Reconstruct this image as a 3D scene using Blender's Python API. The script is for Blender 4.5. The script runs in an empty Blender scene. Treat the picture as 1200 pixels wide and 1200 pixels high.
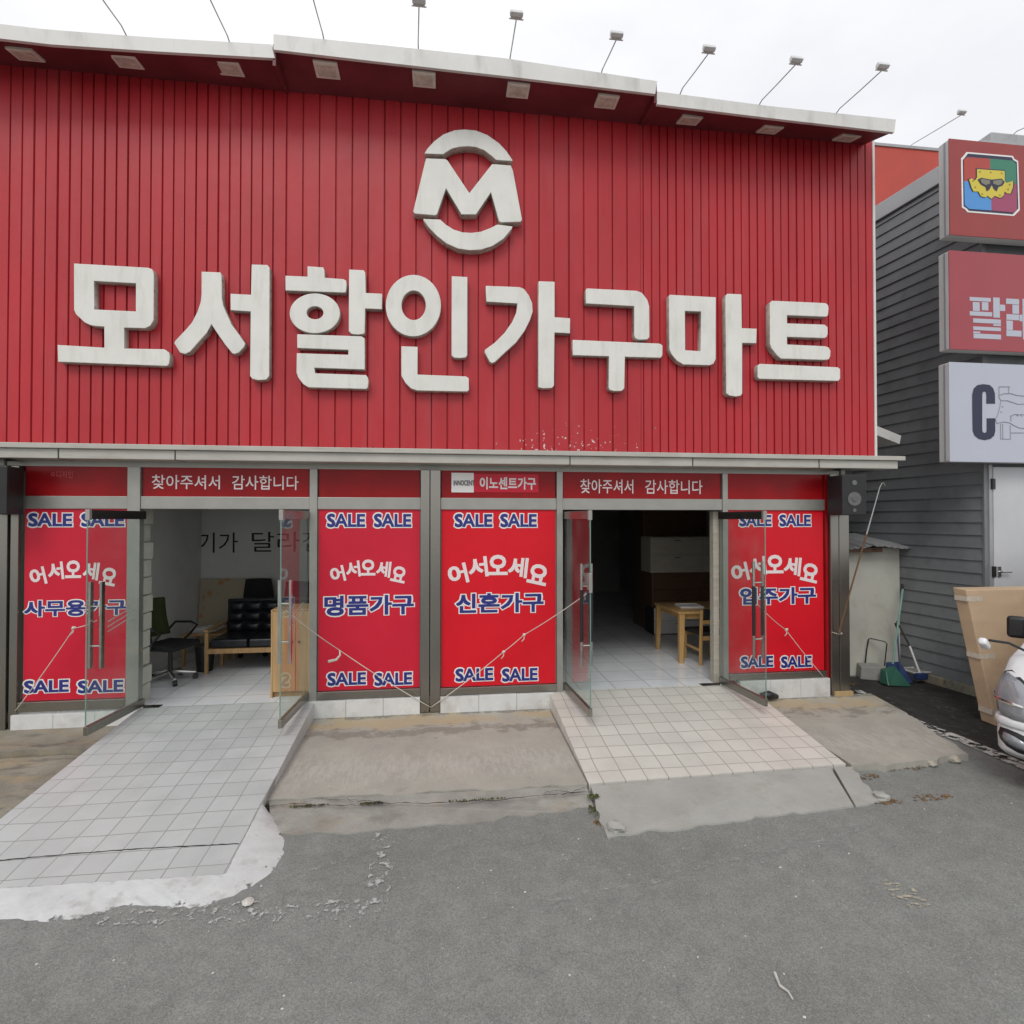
import bpy, bmesh, math, random
from math import radians as R, sin, cos, pi
from mathutils import Vector, Matrix
random.seed(7)
S = bpy.context.scene
COL = S.collection

# ------------------------------------------------------------------ camera, sky, sun, exposure
CAM_H, CAM_D, YAW, PITCH, FPX = 2.4, 6.6, 7.1, 0.75, 640.0
cd = bpy.data.cameras.new('camera'); cam = bpy.data.objects.new('camera', cd); COL.objects.link(cam)
cd.sensor_width = 36.0; cd.lens = 36.0 * FPX / 1200.0
cd.clip_start = 0.05; cd.clip_end = 600
cam.location = (0, -CAM_D, CAM_H)
cam.rotation_euler = (R(90 + PITCH), 0, R(-YAW))
S.camera = cam

SUN_EL, SUN_ROT = 48, 203
w = bpy.data.worlds.new('World'); S.world = w; w.use_nodes = True
nt = w.node_tree; N = nt.nodes; L = nt.links
bg = N['Background']; bg.inputs['Strength'].default_value = 0.1
sky = N.new('ShaderNodeTexSky'); sky.sky_type = 'NISHITA'; sky.sun_disc = False
sky.sun_elevation = R(SUN_EL); sky.sun_rotation = R(SUN_ROT)
tc = N.new('ShaderNodeTexCoord')
mp = N.new('ShaderNodeMapping'); mp.inputs['Scale'].default_value = (1, 1, 2.2); L.new(tc.outputs['Generated'], mp.inputs['Vector'])
nz = N.new('ShaderNodeTexNoise'); nz.inputs['Scale'].default_value = 2.2; nz.inputs['Detail'].default_value = 5; nz.inputs['Roughness'].default_value = .5
L.new(mp.outputs['Vector'], nz.inputs['Vector'])
cr = N.new('ShaderNodeValToRGB')
cr.color_ramp.elements[0].position = .32; cr.color_ramp.elements[0].color = (8.3, 8.4, 8.7, 1)
cr.color_ramp.elements[1].position = .68; cr.color_ramp.elements[1].color = (10.4, 10.4, 10.5, 1)
L.new(nz.outputs['Fac'], cr.inputs['Fac'])
mx = N.new('ShaderNodeMixRGB'); mx.inputs['Fac'].default_value = .93
L.new(sky.outputs['Color'], mx.inputs['Color1']); L.new(cr.outputs['Color'], mx.inputs['Color2'])
L.new(mx.outputs['Color'], bg.inputs['Color'])

sl = bpy.data.lights.new('sun', 'SUN'); sl.energy = 1.1; sl.angle = R(24); sl.color = (1, .985, .955)
so = bpy.data.objects.new('sun', sl); COL.objects.link(so)
sd = Vector((sin(R(SUN_ROT)) * cos(R(SUN_EL)), cos(R(SUN_ROT)) * cos(R(SUN_EL)), sin(R(SUN_EL))))
so.rotation_euler = (-sd).to_track_quat('-Z', 'Y').to_euler(); so.location = (0, 0, 30)

S.view_settings.view_transform = 'Standard'; S.view_settings.look = 'None'
S.view_settings.exposure = 0.18; S.view_settings.gamma = 1.0; S.view_settings.use_curve_mapping = False
S.cycles.max_bounces = 8; S.cycles.diffuse_bounces = 4; S.cycles.transparent_max_bounces = 16
S.cycles.use_denoising = True

# ------------------------------------------------------------------ surveying: a pixel of the 1200 px photo -> a point on a real plane
_y, _p = R(YAW), R(PITCH)
FW = Vector((sin(_y) * cos(_p), cos(_y) * cos(_p), sin(_p))); RT = Vector((cos(_y), -sin(_y), 0)); UP = RT.cross(FW)
CP = Vector((0, -CAM_D, CAM_H))
def ray(px, py): return FW + RT * ((px - 600) / FPX) - UP * ((py - 600) / FPX)
def onY(px, py, Y=0.0):
    d = ray(px, py); return CP + d * ((Y - CP.y) / d.y)
def onZ(px, py, Z=0.0):
    d = ray(px, py); return CP + d * ((Z - CP.z) / d.z)

# ------------------------------------------------------------------ materials
def new_mat(name):
    m = bpy.data.materials.new(name); m.use_nodes = True
    return m, m.node_tree.nodes, m.node_tree.links, m.node_tree.nodes['Principled BSDF']
def rgb(c): return (c[0], c[1], c[2], 1)
def M(name, base, rough=.6, metal=0.0, var=.12, vscale=3.0, tint=None, bump=0.0, bscale=60.0, spec=.5, stretch=(1, 1, 1), detail=6, extra=None):
    """plain painted / bare surface with large and small tonal wear"""
    m, N, L, P = new_mat(name)
    P.inputs['Roughness'].default_value = rough; P.inputs['Metallic'].default_value = metal
    P.inputs['Specular IOR Level'].default_value = spec
    tc = N.new('ShaderNodeTexCoord'); mp = N.new('ShaderNodeMapping'); mp.inputs['Scale'].default_value = stretch
    L.new(tc.outputs['Object'], mp.inputs['Vector'])
    nz = N.new('ShaderNodeTexNoise'); nz.inputs['Scale'].default_value = vscale; nz.inputs['Detail'].default_value = detail
    nz.inputs['Roughness'].default_value = .62
    L.new(mp.outputs['Vector'], nz.inputs['Vector'])
    r = N.new('ShaderNodeValToRGB'); r.color_ramp.elements[0].position = .3; r.color_ramp.elements[1].position = .7
    lo = tint if tint else tuple(c * (1 - var * 1.6) for c in base); hi = tuple(min(1, c * (1 + var)) for c in base)
    r.color_ramp.elements[0].color = rgb(lo); r.color_ramp.elements[1].color = rgb(hi)
    L.new(nz.outputs['Fac'], r.inputs['Fac'])
    out = r.outputs['Color']
    if extra: out = extra(N, L, out, tc)
    L.new(out, P.inputs['Base Color'])
    if bump:
        n2 = N.new('ShaderNodeTexNoise'); n2.inputs['Scale'].default_value = bscale; n2.inputs['Detail'].default_value = 4
        L.new(tc.outputs['Object'], n2.inputs['Vector'])
        b = N.new('ShaderNodeBump'); b.inputs['Strength'].default_value = bump; b.inputs['Distance'].default_value = .01
        L.new(n2.outputs['Fac'], b.inputs['Height']); L.new(b.outputs['Normal'], P.inputs['Normal'])
    rn = N.new('ShaderNodeMapRange'); rn.inputs['To Min'].default_value = max(.03, rough - .1); rn.inputs['To Max'].default_value = min(1, rough + .12)
    L.new(nz.outputs['Fac'], rn.inputs['Value']); L.new(rn.outputs['Result'], P.inputs['Roughness'])
    return m
def mixin(N, L, under, colour, scale, lo, hi, tc, amount=1.0, stretch=(1, 1, 1), seed=0.0, detail=5, rough=.6):
    """a second tone laid over the first where a noise passes a threshold"""
    mp = N.new('ShaderNodeMapping'); mp.inputs['Scale'].default_value = stretch; mp.inputs['Location'].default_value = (seed, seed * 1.7, seed * .6)
    L.new(tc.outputs['Object'], mp.inputs['Vector'])
    n = N.new('ShaderNodeTexNoise'); n.inputs['Scale'].default_value = scale; n.inputs['Detail'].default_value = detail; n.inputs['Roughness'].default_value = rough
    L.new(mp.outputs['Vector'], n.inputs['Vector'])
    r = N.new('ShaderNodeMapRange'); r.inputs['From Min'].default_value = lo; r.inputs['From Max'].default_value = hi
    r.inputs['To Max'].default_value = amount; L.new(n.outputs['Fac'], r.inputs['Value'])
    x = N.new('ShaderNodeMixRGB'); x.inputs['Color2'].default_value = rgb(colour)
    L.new(r.outputs['Result'], x.inputs['Fac']); L.new(under, x.inputs['Color1'])
    return x.outputs['Color']

def red_extra(N, L, c, tc):
    c = mixin(N, L, c, (.43, .06, .07), 2.2, .48, .78, tc, .5, (1.5, 1, .35), 3.1)       # faded chalky patches
    c = mixin(N, L, c, (.27, .018, .02), 9, .58, .75, tc, .45, (3.0, 1, .10), 9.4)           # rain streaks
    # flaked paint: sparse chips, thicker near the bottom edge right of the middle
    n = N.new('ShaderNodeTexNoise'); n.inputs['Scale'].default_value = 21; n.inputs['Detail'].default_value = 3; L.new(tc.outputs['Object'], n.inputs['Vector'])
    sp = N.new('ShaderNodeSeparateXYZ'); L.new(tc.outputs['Object'], sp.inputs[0])
    def band(sock, a, b, hi):
        r = N.new('ShaderNodeMapRange'); r.inputs['From Min'].default_value = a; r.inputs['From Max'].default_value = b; r.inputs['To Max'].default_value = hi; L.new(sock, r.inputs['Value']); return r.outputs[0]
    ax = N.new('ShaderNodeMath'); ax.operation = 'SUBTRACT'; ax.inputs[1].default_value = 1.55; L.new(sp.outputs['X'], ax.inputs[0])
    ab = N.new('ShaderNodeMath'); ab.operation = 'ABSOLUTE'; L.new(ax.outputs[0], ab.inputs[0])
    m1 = N.new('ShaderNodeMath'); m1.operation = 'MULTIPLY'; L.new(band(sp.outputs['Z'], 3.72, 3.25, 1), m1.inputs[0]); L.new(band(ab.outputs[0], 1.5, .2, .16), m1.inputs[1])
    m2 = N.new('ShaderNodeMath'); m2.operation = 'ADD'; L.new(n.outputs['Fac'], m2.inputs[0]); L.new(m1.outputs[0], m2.inputs[1])
    r = N.new('ShaderNodeMapRange'); r.inputs['From Min'].default_value = .742; r.inputs['From Max'].default_value = .75; L.new(m2.outputs[0], r.inputs['Value'])
    x = N.new('ShaderNodeMixRGB'); x.inputs['Color2'].default_value = (.62, .52, .5, 1); L.new(r.outputs[0], x.inputs['Fac']); L.new(c, x.inputs['Color1']); c = x.outputs['Color']
    m3 = N.new('ShaderNodeMath'); m3.operation = 'ADD'; L.new(n.outputs['Fac'], m3.inputs[0]); L.new(band(sp.outputs['Z'], 3.27, 3.21, .22), m3.inputs[1])
    r = N.new('ShaderNodeMapRange'); r.inputs['From Min'].default_value = .70; r.inputs['From Max'].default_value = .76; r.inputs['To Max'].default_value = .8; L.new(m3.outputs[0], r.inputs['Value'])
    x = N.new('ShaderNodeMixRGB'); x.inputs['Color2'].default_value = (.06, .03, .025, 1); L.new(r.outputs[0], x.inputs['Fac']); L.new(c, x.inputs['Color1']); c = x.outputs['Color']
    return c
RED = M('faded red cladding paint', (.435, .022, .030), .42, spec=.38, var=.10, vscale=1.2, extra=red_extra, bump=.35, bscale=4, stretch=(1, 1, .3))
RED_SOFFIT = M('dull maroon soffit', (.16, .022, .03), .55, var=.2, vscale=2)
def dirt(col, sc=4, lo=.5, hi=.78, am=.6, st=(1, 1, 1), seed=2.0):
    return lambda N, L, c, tc: mixin(N, L, c, col, sc, lo, hi, tc, am, st, seed)
TRIM = M('weathered white metal trim', (.66, .65, .62), .45, var=.06, vscale=2, extra=dirt((.36, .33, .29), 5, .55, .8, .6, (1, 1, .3)))
LETTER = M('aged white acrylic letter', (.70, .69, .64), .35, var=.04, vscale=2.5, extra=dirt((.50, .48, .42), 6, .5, .8, .55, (2, 1, .4)))
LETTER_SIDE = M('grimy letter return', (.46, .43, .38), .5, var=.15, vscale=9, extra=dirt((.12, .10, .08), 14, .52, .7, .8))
STEEL = M('brushed stainless cladding', (.29, .275, .245), .26, metal=.9, var=.02, vscale=.9, stretch=(1, 1, .5), detail=2)
ALU = M('anodised aluminium frame', (.345, .338, .308), .38, metal=.5, var=.06, vscale=4)
GUTTER = M('grey painted gutter', (.43, .415, .37), .5, var=.08, vscale=2, extra=dirt((.28, .24, .19), 6, .55, .8, .6, (.5, 1, 3)))
VINYL = M('red vinyl film', (.64, .011, .022), .35, var=.05, vscale=1.2, spec=.22)
VINYL_ROSE = M('rose red vinyl film', (.57, .015, .038), .33, var=.05, vscale=1.2, spec=.28)
VINYL_DARK = M('shade darkened red vinyl film', (.30, .007, .010), .3, var=.16, vscale=2, spec=.22, extra=dirt((.24, .02, .02), 20, .6, .75, .5, (4, 1, .2)))  # shade over the transom panels is put into this darker base colour
WHITE = M('white vinyl lettering', (.78, .76, .74), .45, var=.03)
PINKW = M('pale pink lettering', (.76, .66, .66), .45, var=.03)
BLUE = M('royal blue lettering', (.018, .024, .19), .4, var=.06)
INK = M('black brush ink', (.012, .012, .012), .6, var=.1)
def tile_mat(name, base, grout, size, rough, extra=None, gw=.005, off=(0, 0, 0), spec=.5, bump=.25):
    m, N, L, P = new_mat(name); P.inputs['Roughness'].default_value = rough; P.inputs['Specular IOR Level'].default_value = spec
    tc = N.new('ShaderNodeTexCoord'); mp = N.new('ShaderNodeMapping'); mp.inputs['Location'].default_value = off
    L.new(tc.outputs['Object'], mp.inputs['Vector'])
    wob = N.new('ShaderNodeTexNoise'); wob.inputs['Scale'].default_value = 1.6; L.new(tc.outputs['Object'], wob.inputs['Vector'])
    wm = N.new('ShaderNodeVectorMath'); wm.operation = 'MULTIPLY_ADD'; wm.inputs[1].default_value = (.045, .045, .0); L.new(wob.outputs['Color'], wm.inputs[0]); L.new(mp.outputs['Vector'], wm.inputs[2])
    b = N.new('ShaderNodeTexBrick'); b.offset = 0; b.squash = 1
    b.inputs['Scale'].default_value = 1; b.inputs['Brick Width'].default_value = size; b.inputs['Row Height'].default_value = size
    b.inputs['Mortar Size'].default_value = gw; b.inputs['Mortar Smooth'].default_value = .15; b.inputs['Bias'].default_value = 0
    b.inputs['Color1'].default_value = rgb(tuple(c * .955 for c in base)); b.inputs['Color2'].default_value = rgb(tuple(min(1, c * 1.04) for c in base)); b.inputs['Mortar'].default_value = rgb(grout)
    L.new(wm.outputs['Vector'], b.inputs['Vector'])
    out = b.outputs['Color']
    out = mixin(N, L, out, tuple(c * .72 for c in base), 2.3, .45, .8, tc, .55, (1, 1, 1), 1.3)
    out = mixin(N, L, out, tuple(c * .45 for c in base), 26, .66, .8, tc, .5, (1, 1, 1), 4.3)
    if extra: out = extra(N, L, out, tc)
    L.new(out, P.inputs['Base Color'])
    bp = N.new('ShaderNodeBump'); bp.invert = True; bp.inputs['Strength'].default_value = bump; bp.inputs['Distance'].default_value = .004
    L.new(b.outputs['Fac'], bp.inputs['Height']); L.new(bp.outputs['Normal'], P.inputs['Normal'])
    return m
TILE_G = tile_mat('grey glazed ramp tile', (.475, .49, .485), (.26, .26, .25), .2, .36, gw=.004, off=(.03, .0, 0))
TILE_W = tile_mat('cream glazed ramp tile', (.585, .565, .515), (.29, .26, .215), .205, .38, gw=.0045, off=(.0, .03, 0))
TILE_IN = tile_mat('white shop floor tile', (.78, .79, .81), (.42, .42, .42), .45, .12, gw=.006, off=(.1, .12, 0))
PLINTH = M('white glazed wall tile', (.64, .635, .62), .25, var=.05, vscale=5, extra=dirt((.35, .31, .25), 5, .52, .8, .6))
def conc_extra(N, L, c, tc):
    sp = N.new('ShaderNodeSeparateXYZ'); L.new(tc.outputs['Object'], sp.inputs[0])
    def stain(c, y0, y1, col, scale, thr, am, seed, stretch=(1, 1, 1), soft=.10, push=.22):
        # a stain that lies in a band of the slab (clay washed along the wall foot, grime below it)
        mp = N.new('ShaderNodeMapping'); mp.inputs['Scale'].default_value = stretch; mp.inputs['Location'].default_value = (seed, seed, 0); L.new(tc.outputs['Object'], mp.inputs['Vector'])
        n = N.new('ShaderNodeTexNoise'); n.inputs['Scale'].default_value = scale; n.inputs['Detail'].default_value = 9; n.inputs['Roughness'].default_value = .66; L.new(mp.outputs['Vector'], n.inputs['Vector'])
        d = N.new('ShaderNodeMath'); d.operation = 'SUBTRACT'; d.inputs[1].default_value = (y0 + y1) / 2; L.new(sp.outputs['Y'], d.inputs[0])
        a = N.new('ShaderNodeMath'); a.operation = 'ABSOLUTE'; L.new(d.outputs[0], a.inputs[0])
        r = N.new('ShaderNodeMapRange'); r.inputs['From Min'].default_value = abs(y1 - y0); r.inputs['From Max'].default_value = 0; r.inputs['To Min'].default_value = -push; r.inputs['To Max'].default_value = push * .5; L.new(a.outputs[0], r.inputs['Value'])
        m = N.new('ShaderNodeMath'); m.operation = 'ADD'; L.new(n.outputs['Fac'], m.inputs[0]); L.new(r.outputs[0], m.inputs[1])
        q = N.new('ShaderNodeMapRange'); q.inputs['From Min'].default_value = thr; q.inputs['From Max'].default_value = thr + soft; q.inputs['To Max'].default_value = am; L.new(m.outputs[0], q.inputs['Value'])
        x = N.new('ShaderNodeMixRGB'); x.inputs['Color2'].default_value = rgb(col); L.new(q.outputs[0], x.inputs['Fac']); L.new(c, x.inputs['Color1']); return x.outputs['Color']
    c = stain(c, -.02, -.55, (.43, .33, .19), 2.2, .46, .75, 7.7, (1, 2, 1), .16)
    c = stain(c, -.35, -.75, (.20, .185, .155), 5.0, .52, .75, 3.1, (1, 1.6, 1), .10)
    c = stain(c, -.03, -.16, (.15, .14, .12), 7.0, .50, .7, 5.1, (1, 1, 1), .10)
    c = stain(c, -1.0, -1.7, (.44, .425, .385), 9.0, .52, .55, 1.1, (3, .8, 1), .12)
    c = mixin(N, L, c, (.22, .205, .175), 6, .57, .72, tc, .55, (1, 1, 1), 12.1, 10, .72)
    c = mixin(N, L, c, (.50, .485, .44), 34, .56, .72, tc, .55, (2.2, .7, 1), 2.2, 9, .7)
    c = mixin(N, L, c, (.13, .125, .11), 60, .64, .72, tc, .5, (1, 1, 1), 8.2, 6, .7)
    return c
CONC = M('stained concrete', (.365, .35, .305), .9, var=.09, vscale=2.6, bump=.6, bscale=80, extra=conc_extra)
CONC_OLD = M('mossy old concrete', (.245, .222, .178), .95, var=.2, vscale=3, bump=.6, bscale=40,
         extra=lambda N, L, c, tc: mixin(N, L, mixin(N, L, c, (.33, .25, .14), 2.2, .48, .7, tc, .7, (.6, 3, 1), 3.7), (.085, .078, .065), 4, .55, .7, tc, .8, (.5, 2, 1), 1.1))
CONC_EDGE = M('grey worn concrete edge', (.285, .278, .25), .95, var=.14, vscale=3, bump=.6, bscale=45, extra=lambda N, L, c, tc: mixin(N, L, mixin(N, L, c, (.32, .25, .16), 2.6, .54, .74, tc, .6, (1, 1, 1), 3.7), (.17, .165, .145), 5, .54, .76, tc, .7, (1, 1.5, 1), 1.1))
CONC_NEW = M('pale grey mortar', (.36, .358, .33), .9, var=.08, vscale=2, bump=.4, bscale=60, extra=lambda N, L, c, tc: mixin(N, L, mixin(N, L, c, (.26, .245, .205), 5, .52, .75, tc, .6, (1, 1, 1), 2.0, 9, .7), (.17, .16, .14), 40, .6, .72, tc, .5, (1, 1, 1), 6.0, 8, .7))
PAINTW = M('white painted mortar', (.54, .55, .545), .7, var=.06, vscale=5, bump=.3, bscale=30, extra=dirt((.33, .32, .30), 7, .58, .75, .7))
def asph_extra(N, L, c, tc):
    c = mixin(N, L, c, (.170, .170, .156), .7, .45, .75, tc, .8, (1, 1, 1), 3.3)
    c = mixin(N, L, c, (.228, .234, .222), .33, .5, .8, tc, .7, (1, 2.2, 1), 8.0)
    # hairline cracks: edges of large warped cells, kept only in patches
    wn = N.new('ShaderNodeTexNoise'); wn.inputs['Scale'].default_value = 2.5; wn.inputs['Detail'].default_value = 6; L.new(tc.outputs['Object'], wn.inputs['Vector'])
    wv = N.new('ShaderNodeVectorMath'); wv.operation = 'MULTIPLY_ADD'; wv.inputs[1].default_value = (.55, .55, 0); L.new(wn.outputs['Color'], wv.inputs[0]); L.new(tc.outputs['Object'], wv.inputs[2])
    vc = N.new('ShaderNodeTexVoronoi'); vc.feature = 'DISTANCE_TO_EDGE'; vc.inputs['Scale'].default_value = .55; L.new(wv.outputs['Vector'], vc.inputs['Vector'])
    cm = N.new('ShaderNodeMapRange'); cm.inputs['From Min'].default_value = .0; cm.inputs['From Max'].default_value = .005; cm.inputs['To Min'].default_value = .2; cm.inputs['To Max'].default_value = 0; L.new(vc.outputs['Distance'], cm.inputs['Value'])
    cx = N.new('ShaderNodeMixRGB'); cx.inputs['Color2'].default_value = (.06, .058, .054, 1); L.new(cm.outputs[0], cx.inputs['Fac']); L.new(c, cx.inputs['Color1']); c = cx.outputs['Color']
    c = mixin(N, L, c, (.13, .13, .124), 1.1, .58, .72, tc, .5, (1, .6, 1), 31.0)
    v = N.new('ShaderNodeTexVoronoi'); v.inputs['Scale'].default_value = 150; L.new(tc.outputs['Object'], v.inputs['Vector'])
    mr = N.new('ShaderNodeMapRange'); mr.inputs['To Min'].default_value = .78; mr.inputs['To Max'].default_value = 1.22
    sp = N.new('ShaderNodeSeparateColor'); L.new(v.outputs['Color'], sp.inputs[0]); L.new(sp.outputs[0], mr.inputs['Value'])
    x = N.new('ShaderNodeMixRGB'); x.blend_type = 'MULTIPLY'; x.inputs['Fac'].default_value = 1
    L.new(c, x.inputs['Color1']); L.new(mr.outputs['Result'], x.inputs['Color2'])
    c = x.outputs['Color']
    c = mixin(N, L, c, (.36, .355, .33), 46, .68, .72, tc, .7, (1, 1, 1), 14.0, 2)
    c = mixin(N, L, c, (.08, .078, .072), 60, .67, .71, tc, .7, (1, 1, 1), 24.0, 2)
    return c
ASPHALT = M('worn grey asphalt', (.218, .224, .211), .9, var=.1, vscale=6, bump=.4, bscale=210, extra=asph_extra, spec=.3)
DIRTM = M('black wet dirt', (.024, .022, .02), .85, var=.4, vscale=4, bump=.7, bscale=35, extra=dirt((.10, .09, .075), 9, .55, .75, .7))
SIDING = M('charcoal lap siding', (.185, .192, .20), .5, var=.08, vscale=2, spec=.5, extra=dirt((.075, .078, .08), 4, .5, .8, .5))
FLASH = M('light grey metal flashing', (.36, .36, .365), .4, metal=.3, var=.05)
RED2 = M('orange red rooftop panel', (.46, .055, .035), .5, var=.07, vscale=2)
DOORW = M('white panel door paint', (.50, .505, .52), .4, var=.04)
BEIGE = M('cream shed panel', (.56, .55, .48), .6, var=.07, vscale=1.8, extra=dirt((.30, .25, .17), 2.5, .52, .8, .6))
SIGN_W = M('white sign lightbox', (.44, .46, .53), .35, var=.02)
SIGN_R = M('red sign lightbox', (.33, .045, .058), .35, var=.04)
SIGN_R2 = M('brick red sign lightbox', (.29, .032, .028), .35, var=.04)
SIGN_SIDE = M('pale sign box edge', (.52, .52, .51), .45, var=.05, extra=dirt((.25, .2, .15), 8, .58, .8, .6, (3, 3, .4)))
NAVY = M('dark navy print', (.014, .015, .05), .4, var=.05)
LINEART = M('thin grey print line', (.25, .26, .29), .5, var=.03)
BLACKP = M('black speaker plastic', (.014, .014, .015), .45, var=.2, vscale=6)
CONE = M('grey speaker cone', (.12, .12, .12), .5, var=.15, vscale=20)
CHROME = M('worn chrome bar', (.62, .61, .58), .22, metal=1.0, var=.08, vscale=8)
DARKRAIL = M('dark bronze rail', (.045, .042, .04), .35, metal=.6, var=.2)
ROPE = M('white twine', (.60, .55, .49), .9, var=.08, vscale=40)
WOOD = M('oak veneer', (.44, .27, .12), .45, var=.14, vscale=3, stretch=(9, 9, .8), detail=8)
WOOD_TABLE = M('honey wood', (.52, .31, .12), .4, var=.14, vscale=3, stretch=(8, 8, .8), detail=8)
WOOD_DARK = M('dark walnut veneer', (.10, .052, .03), .35, var=.2, vscale=3, stretch=(1, 8, 8))
WOOD_GREY = M('grey washed veneer', (.40, .36, .30), .5, var=.12, vscale=3, stretch=(1, 8, 8))
LEATHER = M('black leather', (.012, .013, .018), .3, var=.3, vscale=12, bump=.2, bscale=60)
MESHBLK = M('black chair mesh', (.012, .012, .013), .8, var=.2)
NAVYF = M('navy chair fabric', (.012, .016, .045), .8, var=.2)
GREENF = M('olive green chair fabric', (.045, .06, .016), .8, var=.2)
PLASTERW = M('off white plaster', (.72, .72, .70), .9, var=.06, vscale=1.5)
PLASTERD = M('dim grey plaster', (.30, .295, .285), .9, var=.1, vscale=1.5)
BLOCKW = M('whitewashed block', (.52, .53, .46), .8, var=.1, vscale=6, bump=.4, bscale=30)
FLORAL = M('cream floral board', (.46, .40, .29), .7, var=.08, vscale=3, extra=lambda N, L, c, tc: mixin(N, L, c, (.50, .22, .06), 5, .6, .68, tc, .8, (1, 1, 1), 4.4, 2))
CARD = M('brown corrugated cardboard', (.50, .36, .235), .8, var=.06, vscale=2, stretch=(1, 1, 3), extra=dirt((.38, .25, .14), 3, .5, .8, .5))
TAPE = M('clear packing tape', (.62, .55, .45), .25, var=.06, vscale=20)
VANW = M('white van paint', (.72, .73, .74), .22, var=.02, spec=.6)
VANBLK = M('black van plastic', (.014, .014, .015), .4, var=.1)
RUBBER = M('tyre rubber', (.02, .02, .02), .85, var=.15)
LAMPC = M('clear headlamp lens', (.30, .31, .33), .10, metal=.3, var=.07, vscale=11)
AMBER = M('amber lamp lens', (.5, .2, .04), .2, var=.1)
GREENP = M('green plastic', (.022, .10, .07), .4, var=.15, vscale=8)
TEALP = M('pale teal handle', (.20, .34, .30), .4, var=.1)
BLUEP = M('dark blue plastic', (.025, .05, .15), .45, var=.15)
GREYP = M('dusty grey plastic', (.27, .265, .25), .7, var=.12, vscale=5)
POLEW = M('brown wooden pole', (.16, .09, .045), .6, var=.2, vscale=5, stretch=(6, 6, .5))
YELLOWW = M('raw timber block', (.46, .33, .17), .8, var=.12)
LAMPH = M('aluminium floodlight housing', (.62, .62, .62), .5, metal=.2, var=.1)
LAMPG = M('dusty lamp glass', (.62, .57, .48), .3, var=.2, vscale=14)
LAMPF = M('cream lamp bezel', (.74, .69, .61), .5, var=.1, vscale=8)
PIPE = M('galvanised conduit', (.48, .48, .48), .45, metal=.2, var=.06)
MOSS = M('moss green', (.085, .10, .025), .95, var=.4, vscale=14)
DRYLEAF = M('dry leaf litter', (.20, .12, .05), .95, var=.4, vscale=10)
PEBBLE = M('pale pebble', (.52, .50, .46), .9, var=.15, vscale=20)
ROOFM = M('dull grey roof sheet', (.25, .25, .25), .6, var=.1)

def glass_mat(name, tint, refl=.9, dirtamt=.05):
    m, N, L, P = new_mat(name)
    N.remove(P); o = N['Material Output']
    t = N.new('ShaderNodeBsdfTransparent'); t.inputs['Color'].default_value = rgb(tint)
    g = N.new('ShaderNodeBsdfGlossy'); g.inputs['Roughness'].default_value = .015; g.inputs['Color'].default_value = (refl, refl, refl, 1)
    fr = N.new('ShaderNodeFresnel'); fr.inputs['IOR'].default_value = 1.5
    x = N.new('ShaderNodeMixShader'); ge = N.new('ShaderNodeNewGeometry'); inv = N.new('ShaderNodeMath'); inv.operation = 'SUBTRACT'; inv.inputs[0].default_value = 1; L.new(ge.outputs['Backfacing'], inv.inputs[1])
    mu = N.new('ShaderNodeMath'); mu.operation = 'MULTIPLY'; L.new(fr.outputs[0], mu.inputs[0]); L.new(inv.outputs[0], mu.inputs[1])
    L.new(mu.outputs[0], x.inputs[0]); L.new(t.outputs[0], x.inputs[1]); L.new(g.outputs[0], x.inputs[2])
    d = N.new('ShaderNodeBsdfDiffuse'); d.inputs['Color'].default_value = (.55, .55, .53, 1)
    n = N.new('ShaderNodeTexNoise'); n.inputs['Scale'].default_value = 3; n.inputs['Detail'].default_value = 6
    tc = N.new('ShaderNodeTexCoord'); L.new(tc.outputs['Object'], n.inputs['Vector'])
    r = N.new('ShaderNodeMapRange'); r.inputs['From Min'].default_value = .4; r.inputs['From Max'].default_value = .8; r.inputs['To Min'].default_value = dirtamt * .4; r.inputs['To Max'].default_value = dirtamt * 2
    L.new(n.outputs['Fac'], r.inputs['Value'])
    y = N.new('ShaderNodeMixShader'); L.new(r.outputs[0], y.inputs[0]); L.new(x.outputs[0], y.inputs[1]); L.new(d.outputs[0], y.inputs[2])
    L.new(y.outputs[0], o.inputs['Surface'])
    return m
GLASS = glass_mat('clear door glass', (.90, .94, .92))
GLASS_EDGE = M('green glass edge', (.16, .26, .22), .2, var=.1)
WINDSHIELD = M('dark tinted windscreen', (.01, .011, .013), .06, var=.1, spec=.7)
def worn_mat(name, base, thr, scale=9, seed=0.0, stretch=(1, 1, 1), soft=.06):
    """thin paint worn down to islands: the gaps really are holes"""
    m, N, L, P = new_mat(name); P.inputs['Base Color'].default_value = rgb(base); P.inputs['Roughness'].default_value = .8
    tc = N.new('ShaderNodeTexCoord'); mp = N.new('ShaderNodeMapping'); mp.inputs['Location'].default_value = (seed, seed, 0); mp.inputs['Scale'].default_value = stretch
    L.new(tc.outputs['Object'], mp.inputs['Vector'])
    n = N.new('ShaderNodeTexNoise'); n.inputs['Scale'].default_value = scale; n.inputs['Detail'].default_value = 10; n.inputs['Roughness'].default_value = .72
    L.new(mp.outputs['Vector'], n.inputs['Vector'])
    r = N.new('ShaderNodeMapRange'); r.inputs['From Min'].default_value = thr; r.inputs['From Max'].default_value = thr + soft
    L.new(n.outputs['Fac'], r.inputs['Value']); L.new(r.outputs[0], P.inputs['Alpha'])
    return m
LINE_W = worn_mat('worn white road paint', (.42, .42, .41), .535, 15, 2.0)
LINE_W2 = worn_mat('cracked white road paint', (.56, .55, .52), .465, 8, 6.0)
SPOT_Y = worn_mat('yellowish scuffed paint', (.38, .355, .28), .50, 11, 3.0, (1, 2.5, 1))
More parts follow.
